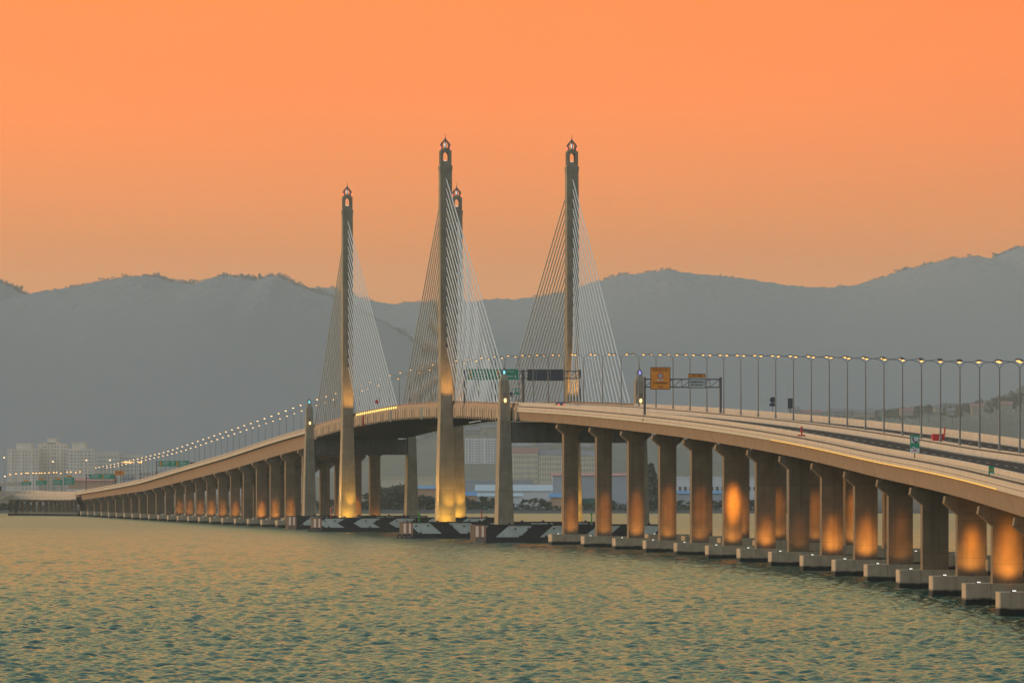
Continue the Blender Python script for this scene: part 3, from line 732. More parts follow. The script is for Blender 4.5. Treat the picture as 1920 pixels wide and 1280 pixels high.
# G1 amber speed sign + white exit sign
d = 1108; zr = zroad(d)
zz = lambda y: CH-(y-HY)/F*d
g, q, w = gantry(d, 'truss gantry with amber speed limit sign and white junction sign', 1209, 1352, zr-.3, zr+.9, (zz(725.5), zz(710.5)))
x0, z1 = q(1219.5, 688); x1, z0 = q(1257, 730)
pn = panel(g, x0, x1, z0, z1, M['yellow'], M['brown']); cx = (x0+x1)/2; hh = z1-z0
text('ZON HAD LAJU', .62, M['brown'], pn, cx, z1-.13*hh, -.10, sx=.72)
dk = MB(); dk.lathe([(0, 0), (.62, 0), (.62, .02), (0, .02)], 24); dk.v = [(x+cx, -.09-z, y+z1-.385*hh) for x, y, z in dk.v]; dk.build('speed_roundel', M['red'], pn)
dk = MB(); dk.lathe([(0, 0), (.42, 0), (.42, .02), (0, .02)], 24); dk.v = [(x+cx, -.115-z, y+z1-.385*hh) for x, y, z in dk.v]; dk.build('roundel_centre', M['signwhite'], pn)
text('80', .52, M['black'], pn, cx, z1-.385*hh, -.16)
MB().bx(cx-.62, cx+.62, -.09, -.06, z1-.60*hh, z1-.54*hh).build('unit_plate', M['signwhite'], pn); text('km/j', .24, M['black'], pn, cx, z1-.565*hh, -.11)
text('DI HADAPAN', .62, M['brown'], pn, cx, z1-.71*hh, -.10, sx=.78); text('2 km', .62, M['brown'], pn, cx, z1-.875*hh, -.10, sx=.9)
x0, z1 = q(1290.5, 709.5); x1, z0 = q(1323.5, 727.5); hh = z1-z0
pn = panel(g, x0, x1, z0, z1, M['signgrey'], M['steel']); cx = (x0+x1)/2
text('PERSIMPANGAN', .44, M['black'], pn, cx, z1-.34*hh, -.10, sx=.86); text('BATU MAUNG', .44, M['black'], pn, cx, z1-.66*hh, -.10, sx=.86)
x0, z1 = q(1291, 700.3); x1, z0 = q(1323, 708)
pn = panel(g, x0, x1, z0, z1, M['yellow'], M['brown'], name='exit_tab'); text('EXIT 2808', .5, M['brown'], pn, (x0+x1)/2, (z0+z1)/2, -.10)
# G2 green direction sign and, on the far carriageway, a sign seen from behind
d = 1394; zr = zroad(d); zz = lambda y: CH-(y-HY)/F*d
g, q, w = gantry(d, 'gantry with wide green direction sign beside the near anchor tower', 871, 980, zr-.2, zr+.8, (zz(709), zz(695.5)))
x0, z1 = q(876.5, 690.5); x1, z0 = q(973, 712.5); pn = panel(g, x0, x1, z0, z1, M['green'], M['signwhite']); W_ = x1-x0; hh = z1-z0
for (fx, fz, rr) in ((.06, .28, .42), (.06, .7, .42), (.585, .28, .45), (.585, .62, .45)):
    k = MB(); k.lathe([(0, 0), (rr*.8, 0), (rr*.8, .02), (0, .02)], 12); k.v = [(x+x0+W_*fx, -.1-z, y+z1-hh*fz) for x, y, z in k.v]; k.build('route_shield', M['yellow'], pn)
bars(pn, x0+W_*.13, z1-.3*hh, W_*.28, 3, M['signwhite'], .3, .72, seed=3); bars(pn, x0+W_*.78, z1-.66*hh, W_*.12, 1, M['signwhite'], .3, seed=5)
text('George Town', .62, M['signwhite'], pn, x0+W_*.77, z1-.25*hh, -.10)
ar = MB(); ar.tube((x0+W_*.47, -.1, z0+.5), (x0+W_*.47, -.1, z0+1.4), .09, 5); ar.tube((x0+W_*.47, -.1, z0+1.4), (x0+W_*.52, -.1, z1-.7), .09, 5); ar.tube((x0+W_*.52, -.1, z1-.7), (x0+W_*.475, -.1, z1-.75), .09, 5)
ar.tube((x0+W_*.93, -.1, z0+.6), (x0+W_*.93, -.1, z0+1.5), .09, 5); ar.tube((x0+W_*.93, -.1, z0+.55), (x0+W_*.91, -.1, z0+.9), .07, 5); ar.tube((x0+W_*.93, -.1, z0+.55), (x0+W_*.95, -.1, z0+.9), .07, 5); ar.build('arrow', M['signwhite'], pn)
g, q, w = gantry(d, 'gantry with dark back of a wide sign, beside the rear right pylon', 982, 1088, zr+.8, zr-.2, (zz(709), zz(695.5)))
x0, z1 = q(989, 692); x1, z0 = q(1059, 713.5); pn = panel(g, x0, x1, z0, z1, M['signback'])
k = MB()
for f in (.235, .615): k.bx(x0+(x1-x0)*f-.08, x0+(x1-x0)*f+.08, -.12, -.06, z0, z1)
k.build('stiffener', M['pole'], pn)
# G3, G4 on the left approach
d = 2290; zr = zroad(d); zz = lambda y: CH-(y-HY)/F*d
g, q, w = gantry(d, 'gantry with green two-way direction sign above the left approach', 293.5, 334, zr-.2, zr+.3, (zz(873), zz(866)))
x0, z1 = q(297, 862.3); x1, z0 = q(355, 874.7); pn = panel(g, x0, x1, z0, z1, M['green'], M['signwhite'], -.1); W_ = x1-x0; hh = z1-z0
for fx in (.07, .6): MB().bx(x0+W_*fx-.35, x0+W_*fx+.35, -.2, -.17, z0+.5, z1-.5).build('route_shield', M['yellow'], pn)
bars(pn, x0+W_*.13, z1-.6, W_*.24, 3, M['signwhite'], .3, .62, -.2, 7); bars(pn, x0+W_*.68, z1-.6, W_*.24, 3, M['signwhite'], .3, .62, -.2, 8)
ar = MB(); xm = x0+W_*.455; ar.tube((xm, -.2, z0+.5), (xm, -.2, z1-1.0), .12, 5); ar.tube((xm, -.2, z1-1.0), (xm-.8, -.2, z1-.4), .12, 5); ar.tube((xm, -.2, z1-1.0), (xm+.8, -.2, z1-.4), .12, 5); ar.build('arrow', M['signwhite'], pn)
x0, z1 = q(337, 866); x1, z0 = q(385, 882); panel(g, x0, x1, z0, z1, M['signback'], None, 1.5, 'rear_panel')
d = 2600; zr = zroad(d); zz = lambda y: CH-(y-HY)/F*d
g, q, w = gantry(d, 'small hazy gantry with green sign at the foot of left approach', 161.5, 215, zr-.2, zr+.3, (zz(896.5), zz(890)))
x0, z1 = q(167.5, 888.3); x1, z0 = q(213.5, 897.8); pn = panel(g, x0, x1, z0, z1, M['green'], None, -.1); bars(pn, x0+.8, z1-.6, (x1-x0)*.36, 3, M['signwhite'], .25, .55, -.2, 9); bars(pn, x0+(x1-x0)*.6, z1-.6, (x1-x0)*.3, 3, M['signwhite'], .25, .55, -.2, 10)
MB().bx(x0+(x1-x0)*.52, x0+(x1-x0)*.57, -.2, -.17, z0+.4, z1-.4).build('route_shield', M['yellow'], pn)
def two_post(name, label, d, xa, xb, yt, yb, ybase, m, cat='road sign', n=2):
    o = P((xa+xb)/2, HY, d); hw = (xb-xa)/2/F*d; z1, z0, zb = [CH-(y-HY)/F*d for y in (yt, yb, ybase)]
    root = empty(name, (o.x, o.y, zb), rot(min(d, 2790)), label, cat)
    pn = panel(root, -hw, hw, z0-zb, z1-zb, m)
    p = MB()
    for k in range(n):
        x = 0 if n == 1 else -hw*.8+1.6*hw*k/(n-1)
        p.tube((x, .12, -.5), (x, .12, z0-zb+.4), .07, 6)
    p.build('post', M['steel'], root); return root, pn, hw, z0-zb, z1-zb
r_, pn, hw, z0, z1 = two_post('road_sign', 'amber sign on two posts at the foot of left approach', 2560, 215, 233, 882, 890.5, 905, M['yellow'])
bars(pn, -hw*.8, z1-.6, hw*1.6, 2, M['brown'], .3, .8, -.1, 4)
for i, (a, b, yt, yb, px, lab) in enumerate(((40,59,903,909,50,'leftmost small green exit sign above the slip ramp'),(67.5,88,900,908.7,78,'second small green exit sign from the left edge of photo'),(100,117,898.8,908.5,108,'third small green exit sign from the left, beside the tallest one'),(120,139.5,894,908.3,130,'tallest green exit sign in the row at far left'))):
    r_, pn, hw, z0, z1 = two_post('exit_sign', lab, 2735, a, b, yt, yb, 925, M['green'])
    r_['group'] = 'green exit signs at the slip ramp'
    panel(r_, -hw*.5, hw*.5, z1+.05, z1+.8, M['yellow'], name='exit_tab'); bars(pn, -hw*.8, z1-.5, hw*1.5, max(2, int((z1-z0)/.75)), M['signwhite'], .25, .7, -.1, 20+i)
# roadside single signs on the right approach
def handset(pn, cx, cz, s, y, m):
    k = MB(); pts = [(cx-.30*s, y, cz+.30*s), (cx-.26*s, y, cz+.02*s), (cx-.10*s, y, cz-.18*s), (cx+.12*s, y, cz-.29*s), (cx+.34*s, y, cz-.26*s)]
    k.path(pts, .075*s, 6); k.tube(pts[0], (cx-.18*s, y, cz+.22*s), .1*s, 6); k.tube(pts[-1], (cx+.26*s, y, cz-.13*s), .1*s, 6); k.build('handset_symbol', m, pn)
def phone_sign(d, px0, px1, yt, yb, yb2, ybase, label):
    r_, pn, hw, z0, z1 = two_post('phone_sign', label, d, px0, px1, yt, yb, ybase, M['green'], 'emergency phone sign', 1)
    s = hw*2; MB().bx(-hw*.78, hw*.78, -.09, -.06, z1-.18*(z1-z0)-1.18*hw, z1-.14*(z1-z0)).build('symbol_panel', M['signwhite'], pn)
    handset(pn, 0, z1-.16*(z1-z0)-.6*hw, s*.8, -.12, M['black'])
    bars(pn, -hw*.6, z0+.2*hw, hw*1.2, 1, M['signwhite'], .18*hw, .3, -.1, 3)
    if yb2:
        z2 = z0-(yb2-yb)/F*d; p2 = panel(r_, -hw, hw, z2, z0-.03, M['signwhite'], name='lower_plate'); bars(p2, -hw*.4, (z0+z2)/2, hw*.8, 1, M['red'], .15, .3, -.1, 6)
    return r_
dl = 686.0
r_ = phone_sign(dl, 1706.5, 1724, 815.5, 839.5, 848.5, 872, 'green and white emergency phone sign on a post, right approach')
MB().bx(0, .5, .1, .16, -.02, .06).build('bracket', M['steel'], r_)
phone_sign(1290, 964, 973, 728, 740, None, 748, 'small distant emergency phone sign beside the near anchor tower')
d = 572.0
r_, pn, hw, z0, z1 = two_post('distance_sign', 'small green marker sign on the near parapet at right edge', d, 1853.5, 1864, 874, 889.5, 893, M['green'], 'road sign', 1)
text('05', .36, M['yellow'], pn, 0, (z0+z1)/2+.05, -.1); bars(pn, -.12, z0+.15, .3, 1, M['signwhite'], .1, .2, -.1, 2)
def disc_sign(px, py, r_px, d, base_y, label, plate):
    o = P(px, base_y, d); root = empty('round_sign', o, rot(d), label, 'road sign'); rr = r_px/F*d; zc = (base_y-py)/F*d
    k = MB(); k.lathe([(0, 0), (rr, 0), (rr, .06), (0, .06)], 20); k.v = [(x, -z, y+zc) for x, y, z in k.v]; k.build('disc', M['signback'], root)
    MB().bx(-plate[0]/2, plate[0]/2, -.05, .01, zc-rr-.1-plate[1], zc-rr-.06).build('plate', M['signback'], root)
    MB().tube((0, .07, -.6), (0, .07, zc), .06, 6).build('post', M['steel'], root)
disc_sign(1449, 749.5, 5.6, 1128, 771, 'back of a round sign with plate below, on the far parapet', (1.35, .6))
two_post('road_sign', 'dark back of a rectangular sign, right of the round sign', 1105, 1477, 1487.3, 746.5, 765.5, 774, M['signback'], 'road sign', 1)
disc_sign(958.5, 738, 3.4, 1296, 748, 'back of a small round sign close to the near anchor tower', (.9, .2))
o = at(1583, .4, 1.0); root = empty('octagon_sign', o, rot(1583), 'small red sign on a white box above the yellow deck lights', 'sign')
k = MB(); k.lathe([(0, 0), (.62, 0), (.62, .06), (0, .06)], 8); k.v = [(x, -z, y+2.2) for x, y, z in k.v]; k.build('disc', M['red'], root)
MB().bx(-.5, .5, -.2, .2, .4, 1.25).build('box', M['signwhite'], root); MB().tube((0, .1, 0), (0, .1, 2.2), .06, 6).build('post', M['steel'], root)
o = P(929, 745, 1440); root = empty('antenna_mast', (o.x, o.y, zroad(1440)), 0, 'thin antenna mast rising above the green sign', 'mast')
k = MB(); k.tube((0, 0, 0), (0, 0, 8), .16, 6, .12); k.tube((0, 0, 8), (0, 0, 15.8), .1, 6, .04); k.build('pole', M['steel'], root)
for z, l in ((13.2, .8), (12.2, .6), (11, .5)): MB().bx(-l, l, -.04, .04, z, z+.08).build('antenna', M['steel'], root)
# red tank and hydrant on the barriers
o = P(1747, 826, 812); root = empty('water_tank', (o.x, o.y, o.z), rot(812)+.1, 'red tank with a leaning red pipe behind the median barrier', 'tank'); root.scale = (1.18, 1.18, 1.18)
k = MB(); k.frustum(0, .72, .4, .85, .78, .4, (.82, 0)); k.build('tank', M['red'], root)
k = MB(); k.path([(1.45, 0, .2), (1.56, 0, .7), (1.66, 0, 1.3), (1.66, 0, 1.72)], .10, 8); k.bx(1.5, 1.95, -.05, .05, .78, .84); k.build('pipe', M['red'], root)
o = P(1503, 816, 862); root = empty('hydrant', o, rot(862), 'small red hydrant standing on the near inner barrier', 'hydrant')
k = MB(); k.bx(-.65, .65, -.3, .3, -.1, .1); k.build('base', M['red'], root); k = MB(); k.tube((0, 0, .1), (0, 0, 1.2), .13, 8); k.tube((-.32, 0, .62), (.32, 0, .62), .09, 8); k.lathe([(.13, 1.15), (.2, 1.2), (.2, 1.3), (.05, 1.42)], 8); k.build('standpipe', M['red'], root)

# ================================================================== cars
def car(d, u, col, label, rear=True, tall=False):
    p = at(d, u, .2); root = empty('car', p, rot(d), label, 'car', 'cars on the bridge')
    m = flat('car_paint', col, .35)
    prof = [(-2.2, .35), (2.2, .35), (2.25, .75), (1.9, .88), (1.2, .95), (.7, 1.45), (-1.0, 1.5), (-1.9, 1.02), (-2.25, .95)]
    b = MB(); b.prism([(x, z) for x, z in prof], -.85, .85); b.v = [(y, x, z) for x, y, z in b.v]; b.build('body', m, root)
    g = MB(); g.add([(-.7, -1.88, 1.02), (.7, -1.88, 1.02), (.62, -1.06, 1.47), (-.62, -1.06, 1.47)], [(0, 1, 2, 3)]); g.build('rear_window', M['glass'], root, fix=False)
    for sx in (-1, 1):
        g = MB(); g.add([(sx*.86, -1.5, 1.02), (sx*.86, .95, 1.0), (sx*.86, .62, 1.40), (sx*.86, -.95, 1.44)], [(0, 1, 2, 3)]); g.build('side_window', M['glass'], root, fix=False)
        MB().bx(sx*.62-.17, sx*.62+.17, -2.3, -2.22, .72, .9).build('tail_light', M['lamp_r'] if rear else M['flood_w'], root)
        for y in (-1.35, 1.35):
            w = MB(); w.lathe([(.0, -.1), (.33, -.1), (.33, .1), (.0, .1)], 12); w.v = [(z+sx*.78, x+y, y_+.33) for x, y_, z in w.v]; w.build('wheel', M['black'], root)
    return root
car(1296, 9.0, (.03,.035,.05), 'dark car with red tail lights on the near carriageway')
car(2540, 7.2, (.35,.30,.28), 'pale car with lit lamps at the foot of left approach', False)

# ================================================================== slip ramp at far left
root = empty('slip_ramp', (0, 0, 0), 0, 'curved concrete slip ramp low over the water at the left edge', 'ramp')
rp = [P(142, 935.5, 2640), P(120, 937, 2650), P(90, 937, 2665), P(60, 936.5, 2680), P(35, 935, 2690), P(18, 937, 2690), P(5, 942, 2670), P(-8, 948, 2630), P(-30, 958, 2560), P(-60, 966, 2480)]
def spl(pts, n=6):
    o = []
    for k in range(len(pts)-1):
        a, b, c, d_ = pts[max(k-1, 0)], pts[k], pts[k+1], pts[min(k+2, len(pts)-1)]
        for j in range(n):
            t = j/n; o.append(.5*((2*b)+(c-a)*t+(2*a-5*b+4*c-d_)*t*t+(3*b-a-3*c+d_)*t**3))
    return o+[pts[-1]]
rs = spl(rp)
def psweep(prof, pts):
    mb = MB(); n = len(prof); vs = []
    for k, p in enumerate(pts):
        t = (pts[min(k+1, len(pts)-1)]-pts[max(k-1, 0)]); t.z = 0; t.normalize(); nr = Vector((t.y, -t.x, 0))
        for (u, z) in prof: vs.append((p.x+nr.x*u, p.y+nr.y*u, p.z+z))
    fs = [tuple(range(n)), tuple(range((len(pts)-1)*n, len(pts)*n))]
    for j in range(len(pts)-1):
        for k in range(n): fs.append((j*n+k, (j+1)*n+k, (j+1)*n+(k+1) % n, j*n+(k+1) % n))
    return mb.add(vs, fs)
psweep([(0, 0), (.4, 0), (.4, 2.6), (0, 2.6), (0, 1.55), (.15, 1.5), (.15, 1.3), (0, 1.25)], rs).build('near_parapet', M['parapet'], root)
psweep([(.4, .2), (9, .2), (9, 1.3), (.4, 1.3)], rs).build('deck', M['girder'], root)
psweep([(9, 0), (9.4, 0), (9.4, 4.2), (9, 4.2)], rs).build('far_parapet', M['parapet'], root)
for i, px in enumerate((140,132,124.5,117,109,101.5,94,85,73,62,51,40,29,20)):
    d = float(np.interp(px, [0, 30, 60, 140], [2680, 2690, 2680, 2640])); o = P(px, HY, d); z = CH-(937-HY)/F*d+.1
    r_ = empty('ramp_pier', (o.x, d+4.5, 0), 0, 'slim pier under the slip ramp, %s from its right end' % nth(i+1), 'bridge pier', 'piers of the slip ramp')
    MB().bx(-.75, .75, -1, 1, 1.6, z-1.0).build('shaft', M['pier'], r_); MB().bx(-1.1, 1.1, -4.4, 4.4, z-1.0, z+.1).build('crosshead', M['pier'], r_); MB().bx(-1.5, 1.5, -3, 3, -1, 1.6).build('pile_cap', M['cap'], r_)
root = empty('flyover', P(0, HY, 3020)*1, 0, 'thin grey flyover beam in haze at the far left edge', 'flyover')
root.location.z = 0
zb = CH-(911-HY)/F*3020; zt_ = CH-(904-HY)/F*3020
MB().bx(-80, 15, -5, 5, zb, zt_).build('deck', M['parapet'], root)
for x in (-66, -44, -22, 0): MB().bx(x-.8, x+.8, -2, 2, 2, zb).build('column', M['pier'], root)

# ================================================================== buildings
def wall_mat(name, c): return mat(name, c, .85, tuple(k*.85 for k in c), .06)
win_cache = {}
def block(name, label, cat, x0, x1, yt, yb, d, depth, wall, rows, cols, win=(.5,.5), roof='flat', group=None, pent=None, roofm=None, bays=0, zb=None):
    a, b = P(x0, HY, d), P(x1, HY, d); w = b.x-a.x; h = CH-(yt-HY)/F*d; z0 = (2.4 if d > 4000 else max(1.5, CH-(yb-HY)/F*d)) if zb is None else zb
    root = empty(name, ((a.x+b.x)/2, d, z0), 0, label, cat, group); h -= z0
    m = MB(); m.bx(-w/2, w/2, 0, depth, 0, h)
    if bays:
        bw = w/bays
        for k in range(bays): m.bx(-w/2+bw*(k+.18), -w/2+bw*(k+.5), -1.3, 0, 0, h*.985)
    m.build('wall', wall, root)
    if roof == 'flat':
        r = MB(); r.bx(-w/2-.3, w/2+.3, -.3, depth+.3, h, h+.9); r.build('roof_parapet', wall, root)
    else:
        r = MB(); e = .8; rh = roof if isinstance(roof, (int, float)) else 3.0
        r.add([(-w/2-e, -e, h), (w/2+e, -e, h), (w/2+e, depth+e, h), (-w/2-e, depth+e, h), (-w/2-e, depth/2, h+rh), (w/2+e, depth/2, h+rh)], [(0, 1, 5, 4), (2, 3, 4, 5), (1, 2, 5), (3, 0, 4), (0, 3, 2, 1)])
        r.build('roof', roofm, root)
    if pent:
        for (f0, f1, yy) in pent:
            hp = CH-(yy-HY)/F*d-z0; q = MB(); q.bx(-w/2+w*f0, -w/2+w*f1, 2, depth-2, h, hp); q.bx(-w/2+w*f0-.5, -w/2+w*f1+.5, 1.5, depth-1.5, hp, hp+.6); q.build('penthouse', wall, root)
    if rows*cols:
        cw, rh_ = w/cols, h/(rows+.4); key = (round(cw*win[0], 2), round(rh_*win[1], 2))
        if key not in win_cache: win_cache[key] = MB().bx(-key[0]/2, key[0]/2, -.12, .1, 0, key[1]).mesh('window', M['glass_far'] if d > 4000 else M['glass'])
        n = 0; extra = MB()
        for r_ in range(rows-1, -1, -1):
            for c in range(cols):
                x = -w/2+cw*(c+.5); z = rh_*(r_+.45); y = 0
                if bays:
                    f = ((x+w/2)/(w/bays)) % 1
                    if .18 < f < .5: y = -1.3
                if n < 100: link('window', win_cache[key], root, (x, y, z))
                else: extra.bx(x-key[0]/2, x+key[0]/2, y-.12, y+.1, z, z+key[1])
                n += 1
        if extra.f: tag(extra.build('lower_windows', M['glass_far'] if d > 4000 else M['glass'], root), kind='stuff')
    return root
bei = wall_mat('beige_render', (.70,.60,.47)); bei2 = wall_mat('pale_beige_render', (.62,.58,.48)); whi = wall_mat('whitewashed_wall', (.66,.66,.62)); yel = wall_mat('cream_render', (.60,.54,.38)); gry = wall_mat('grey_cladding', (.40,.42,.42))
pin = mat('pink_tile', (.46,.19,.16), .8, (.38,.15,.13), .1); red_ = mat('red_tile', (.27,.11,.09), .8, (.21,.09,.075), .1); blu = mat('blue_sheet_roof', (.03,.16,.34), .5, (.04,.20,.38), .1); pbl = mat('pale_blue_roof', (.30,.37,.42), .5, (.36,.42,.46), .1); tan_ = wall_mat('tan_wall', (.52,.33,.20)); dkroof = mat('grey_tile', (.17,.16,.16), .8, (.13,.12,.12), .1)
gA = 'beige apartment towers at far left'
block('apartment_tower', 'leftmost hazy beige apartment tower with wide rooftop block', 'apartment block', 14, 72, 842, 915, 7600, 40, bei, 14, 9, (.55,.45), group=gA, pent=[(.27,.75,831)], bays=3)
block('apartment_tower', 'tallest hazy beige apartment tower with a stepped rooftop tower', 'apartment block', 70, 125, 833, 915, 7640, 42, bei, 15, 9, (.55,.45), group=gA, pent=[(.2,.75,830),(.34,.62,822)], bays=3)
block('apartment_tower', 'hazy beige apartment tower third from the left edge of photo', 'apartment block', 124, 177, 842, 915, 7600, 40, bei, 14, 8, (.55,.45), group=gA, pent=[(.2,.65,830)], bays=3)
block('apartment_tower', 'pale apartment block with two white rooftop boxes', 'apartment block', 178, 224, 851, 912, 7700, 40, bei2, 10, 9, (.55,.4), group=gA, pent=[(.15,.52,848),(.62,.98,847)])
block('apartment_tower', 'long pale apartment block behind the left approach lamps', 'apartment block', 224, 271, 853, 912, 7720, 40, bei2, 10, 9, (.55,.4), group=gA)
block('low_building', 'low pink roofed building behind the green sign at left', 'building', 128, 214, 901, 916, 3150, 18, tan_, 0, 0, roof=1.6, roofm=pin)
block('low_building', 'small grey building right of the amber sign at left', 'building', 229, 248, 893, 915, 3200, 16, gry, 3, 4)
block('low_building', 'low cream building under the left approach lamps', 'building', 262, 294, 884, 914, 3300, 16, bei2, 4, 6)
block('warehouse', 'red roofed shed glimpsed between the left piers', 'shed', 476, 566, 936, 957, 3000, 22, whi, 0, 0, roof=4.6, roofm=red_)
block('apartment_tower', 'white apartment block with many balconies seen beneath the main span', 'apartment block', 872, 950, 823, 866, 6400, 34, whi, 9, 13, (.6,.45), group='apartment blocks under the bridge', bays=5, zb=CH+52/F*6400*.95)
block('apartment_tower', 'cream apartment block with red gabled roof right of near anchor tower', 'apartment block', 958, 1008, 849, 898, 6000, 34, yel, 8, 11, (.45,.45), roof=5.8, roofm=red_, group='apartment blocks under the bridge', bays=4)
block('apartment_tower', 'cream apartment block with grey gabled roof behind first right pier', 'apartment block', 1011, 1062, 853, 898, 6000, 34, yel, 8, 11, (.45,.45), roof=6, roofm=dkroof, group='apartment blocks under the bridge', bays=4)
block('apartment_tower', 'cream apartment block between the first and second right piers', 'apartment block', 1064, 1118, 855, 898, 6020, 34, yel, 8, 11, (.45,.45), roof=6, roofm=dkroof, group='apartment blocks under the bridge', bays=4)
block('warehouse', 'long cream warehouse wall beneath the main span', 'warehouse', 716, 834, 896, 958, 3090, 30, yel, 0, 0)
block('warehouse', 'low shed with blue roof and tan wall left of the central pylon', 'warehouse', 745, 850, 916, 958, 3010, 20, tan_, 0, 0, roof=1.7, roofm=blu)
block('warehouse', 'grey warehouse with a pale flat top right of the central pylon', 'warehouse', 872, 1000, 902, 958, 3100, 26, gry, 0, 0)
block('warehouse', 'large white shed with pale blue roof behind the near anchor tower', 'warehouse', 893, 1034, 920, 958, 3000, 34, whi, 0, 0, roof=3.4, roofm=pbl)
block('warehouse', 'low annexe with hipped pale blue roof in front of white shed', 'warehouse', 897, 978, 930, 956, 2975, 12, whi, 0, 0, roof=1.6, roofm=pbl)
block('warehouse', 'small shed with bright blue roof between pylon and anchor tower', 'shed', 862, 893, 929, 958, 2985, 14, tan_, 0, 0, roof=2.2, roofm=blu)
block('warehouse', 'blue roofed shed with brick wall behind the first right pier', 'shed', 1033, 1060, 932, 958, 2985, 14, tan_, 0, 0, roof=2.2, roofm=blu)
block('warehouse', 'long grey factory with a pink roof edge behind right piers', 'factory', 1036, 1176, 891, 958, 3080, 30, gry, 0, 0, roof=1.3, roofm=pin)
block('warehouse', 'dim green shed between the second and third right piers', 'shed', 1088, 1118, 934, 957, 2970, 12, wall_mat('green_cladding', (.05,.20,.17)), 0, 0, roof=1.0, roofm=dkroof)
block('warehouse', 'pale flat factory between the fifth and seventh right piers', 'factory', 1240, 1420, 896, 958, 3080, 24, whi, 2, 18, (.5,.3))
block('warehouse', 'low shed with blue roof between the fifth and sixth right piers', 'shed', 1270, 1400, 925, 957, 3000, 14, gry, 0, 0, roof=1.6, roofm=blu)
hgry = wall_mat('weathered_wall', (.20,.20,.19)); hcr = wall_mat('dull_cream_wall', (.30,.26,.19))
hs = [(1478,768,1500,'grey'),(1500,774,1540,'red'),(1556,771,1596,'grey'),(1600,773,1640,'cream'),(1688,770,1712,'red'),(1752,764,1768,'cream'),(1776,770,1790,'grey'),(1822,762,1846,'red'),(1824,770,1842,'cream'),(1876,758,1898,'red'),(872,806,900,'grey'),(905,802,930,'cream'),(960,826,1000,'white'),(1008,834,1032,'grey'),(1092,838,1108,'cream'),(1190,884,1205,'white')]
for i, (a, y, b, c) in enumerate(hs):
    d = 7500
    block('house', 'hazy hillside house with %s, %s from left' % ({'grey':'grey roof','red':'red roof','cream':'cream walls','white':'white walls'}[c], nth(i+1 if i < 10 else i-9)) + (' at right' if i < 10 else ' under the bridge'), 'house', a, b, y, y+9, d, 16, {'grey':hgry,'red':hcr,'cream':hcr,'white':gry}[c], 1, 3, (.4,.4), roof=4.4, roofm=red_ if c == 'red' else dkroof, group='houses on the low hillside', zb=max(2, CH-(y+9-HY)/F*d))

# ================================================================== trees
m_leaf = [mat('foliage_dark', (.030,.045,.026), .9, (.055,.070,.040), .25), mat('foliage_mid', (.040,.055,.030), .9, (.075,.085,.045), .25)]
m_bark = flat('bark', (.06,.045,.035), .9)
def crown_mesh(seed, H, Wd, kind, n):
    r = random.Random(seed); mb = MB(); blobs = []
    if kind == 'round':
        for k in range(15): zf = r.uniform(.14, .86); q = (.46-.5*abs(zf-.45))*Wd; blobs.append((r.uniform(-q, q), r.uniform(-q, q), H*zf, Wd*r.uniform(.13, .24)))
    elif kind == 'cone':
        for k in range(26): f = r.random()**.8; a = r.uniform(0, 6.28); rr = Wd*.45*(1-f)*r.uniform(.3, 1); blobs.append((rr*math.cos(a), rr*math.sin(a), H*(.06+.93*f), Wd*(.20*(1-f)+.06)))
    else:
        for k in range(9): a = r.uniform(0, 6.28); q = r.uniform(.15, .5)*Wd; blobs.append((q*math.cos(a), q*math.sin(a), H*r.uniform(.7, .95), Wd*r.uniform(.1, .17)))
    for k in range(n):
        b = blobs[r.randrange(len(blobs))]; v = Vector((r.gauss(0, 1), r.gauss(0, 1), r.gauss(0, 1))).normalized()*b[3]*r.uniform(.55, 1.08)
        c = Vector(b[:3])+Vector((v.x, v.y, v.z*.75)); s = r.uniform(.022, .05)*H
        e = Euler((r.uniform(0, 6.28), r.uniform(0, 6.28), r.uniform(0, 6.28))).to_matrix()
        mb.add([c+e@Vector(q) for q in ((-s, -s*.6, 0), (s, -s*.6, s*.2), (s*.9, s*.7, 0), (-s*.8, s*.6, -s*.2))], [(0, 1, 2, 3)])
    t = MB(); top = H*(.55 if kind != 'cone' else .95); t.tube((0, 0, -.5), (0, 0, top*.55), H*.03, 7, H*.02); t.tube((0, 0, top*.55), (r.uniform(-.04, .04)*H, 0, top), H*.02, 6, H*.008)
    if kind != 'cone':
        for k in range(6):
            b = blobs[k]; t.tube((0, 0, top*r.uniform(.5, .8)), b[:3], H*.013, 5, H*.004)
    return mb.mesh('crown', m_leaf[seed % 2], fix=False), t.mesh('trunk', m_bark)
CR = {('round', k): crown_mesh(k, 1, 1.0, 'round', 800) for k in range(4)}
CR.update({('flat', k): crown_mesh(40+k, 1, 1.1, 'flat', 420) for k in range(2)}); CR[('cone', 0)] = crown_mesh(70, 1, .62, 'cone', 1100); CR[('cone', 1)] = crown_mesh(71, 1, .6, 'cone', 900)
def tree(px, yt, yb, d, kind, k, wide, label, group, zb=None):
    o = P(px, yb, d); z = o.z if zb is None else zb; h = CH-(yt-HY)/F*d-z
    root = empty('tree', (o.x, d, z), (px*1.7) % 6.28, label, 'tree', group); c, t = CR[(kind, k)]
    a = link('crown', c, root); a.scale = (h*wide, h*wide, h); b = link('trunk', t, root); b.scale = (h, h, h)
r = random.Random(5)
zones = [('beneath the main span', 700, 760, 10, 905, 930), ('left of the central pylon', 768, 850, 10, 926, 942), ('between central pylon and anchor tower', 866, 935, 8, 926, 945), ('in front of the white shed', 955, 1062, 8, 938, 950), ('between the near right piers', 1085, 1215, 10, 928, 946), ('between the right piers fourth to eighth', 1225, 1430, 16, 930, 946), ('behind the farthest left piers', 555, 700, 14, 934, 948), ('on the far left shore', -20, 60, 8, 934, 948)]
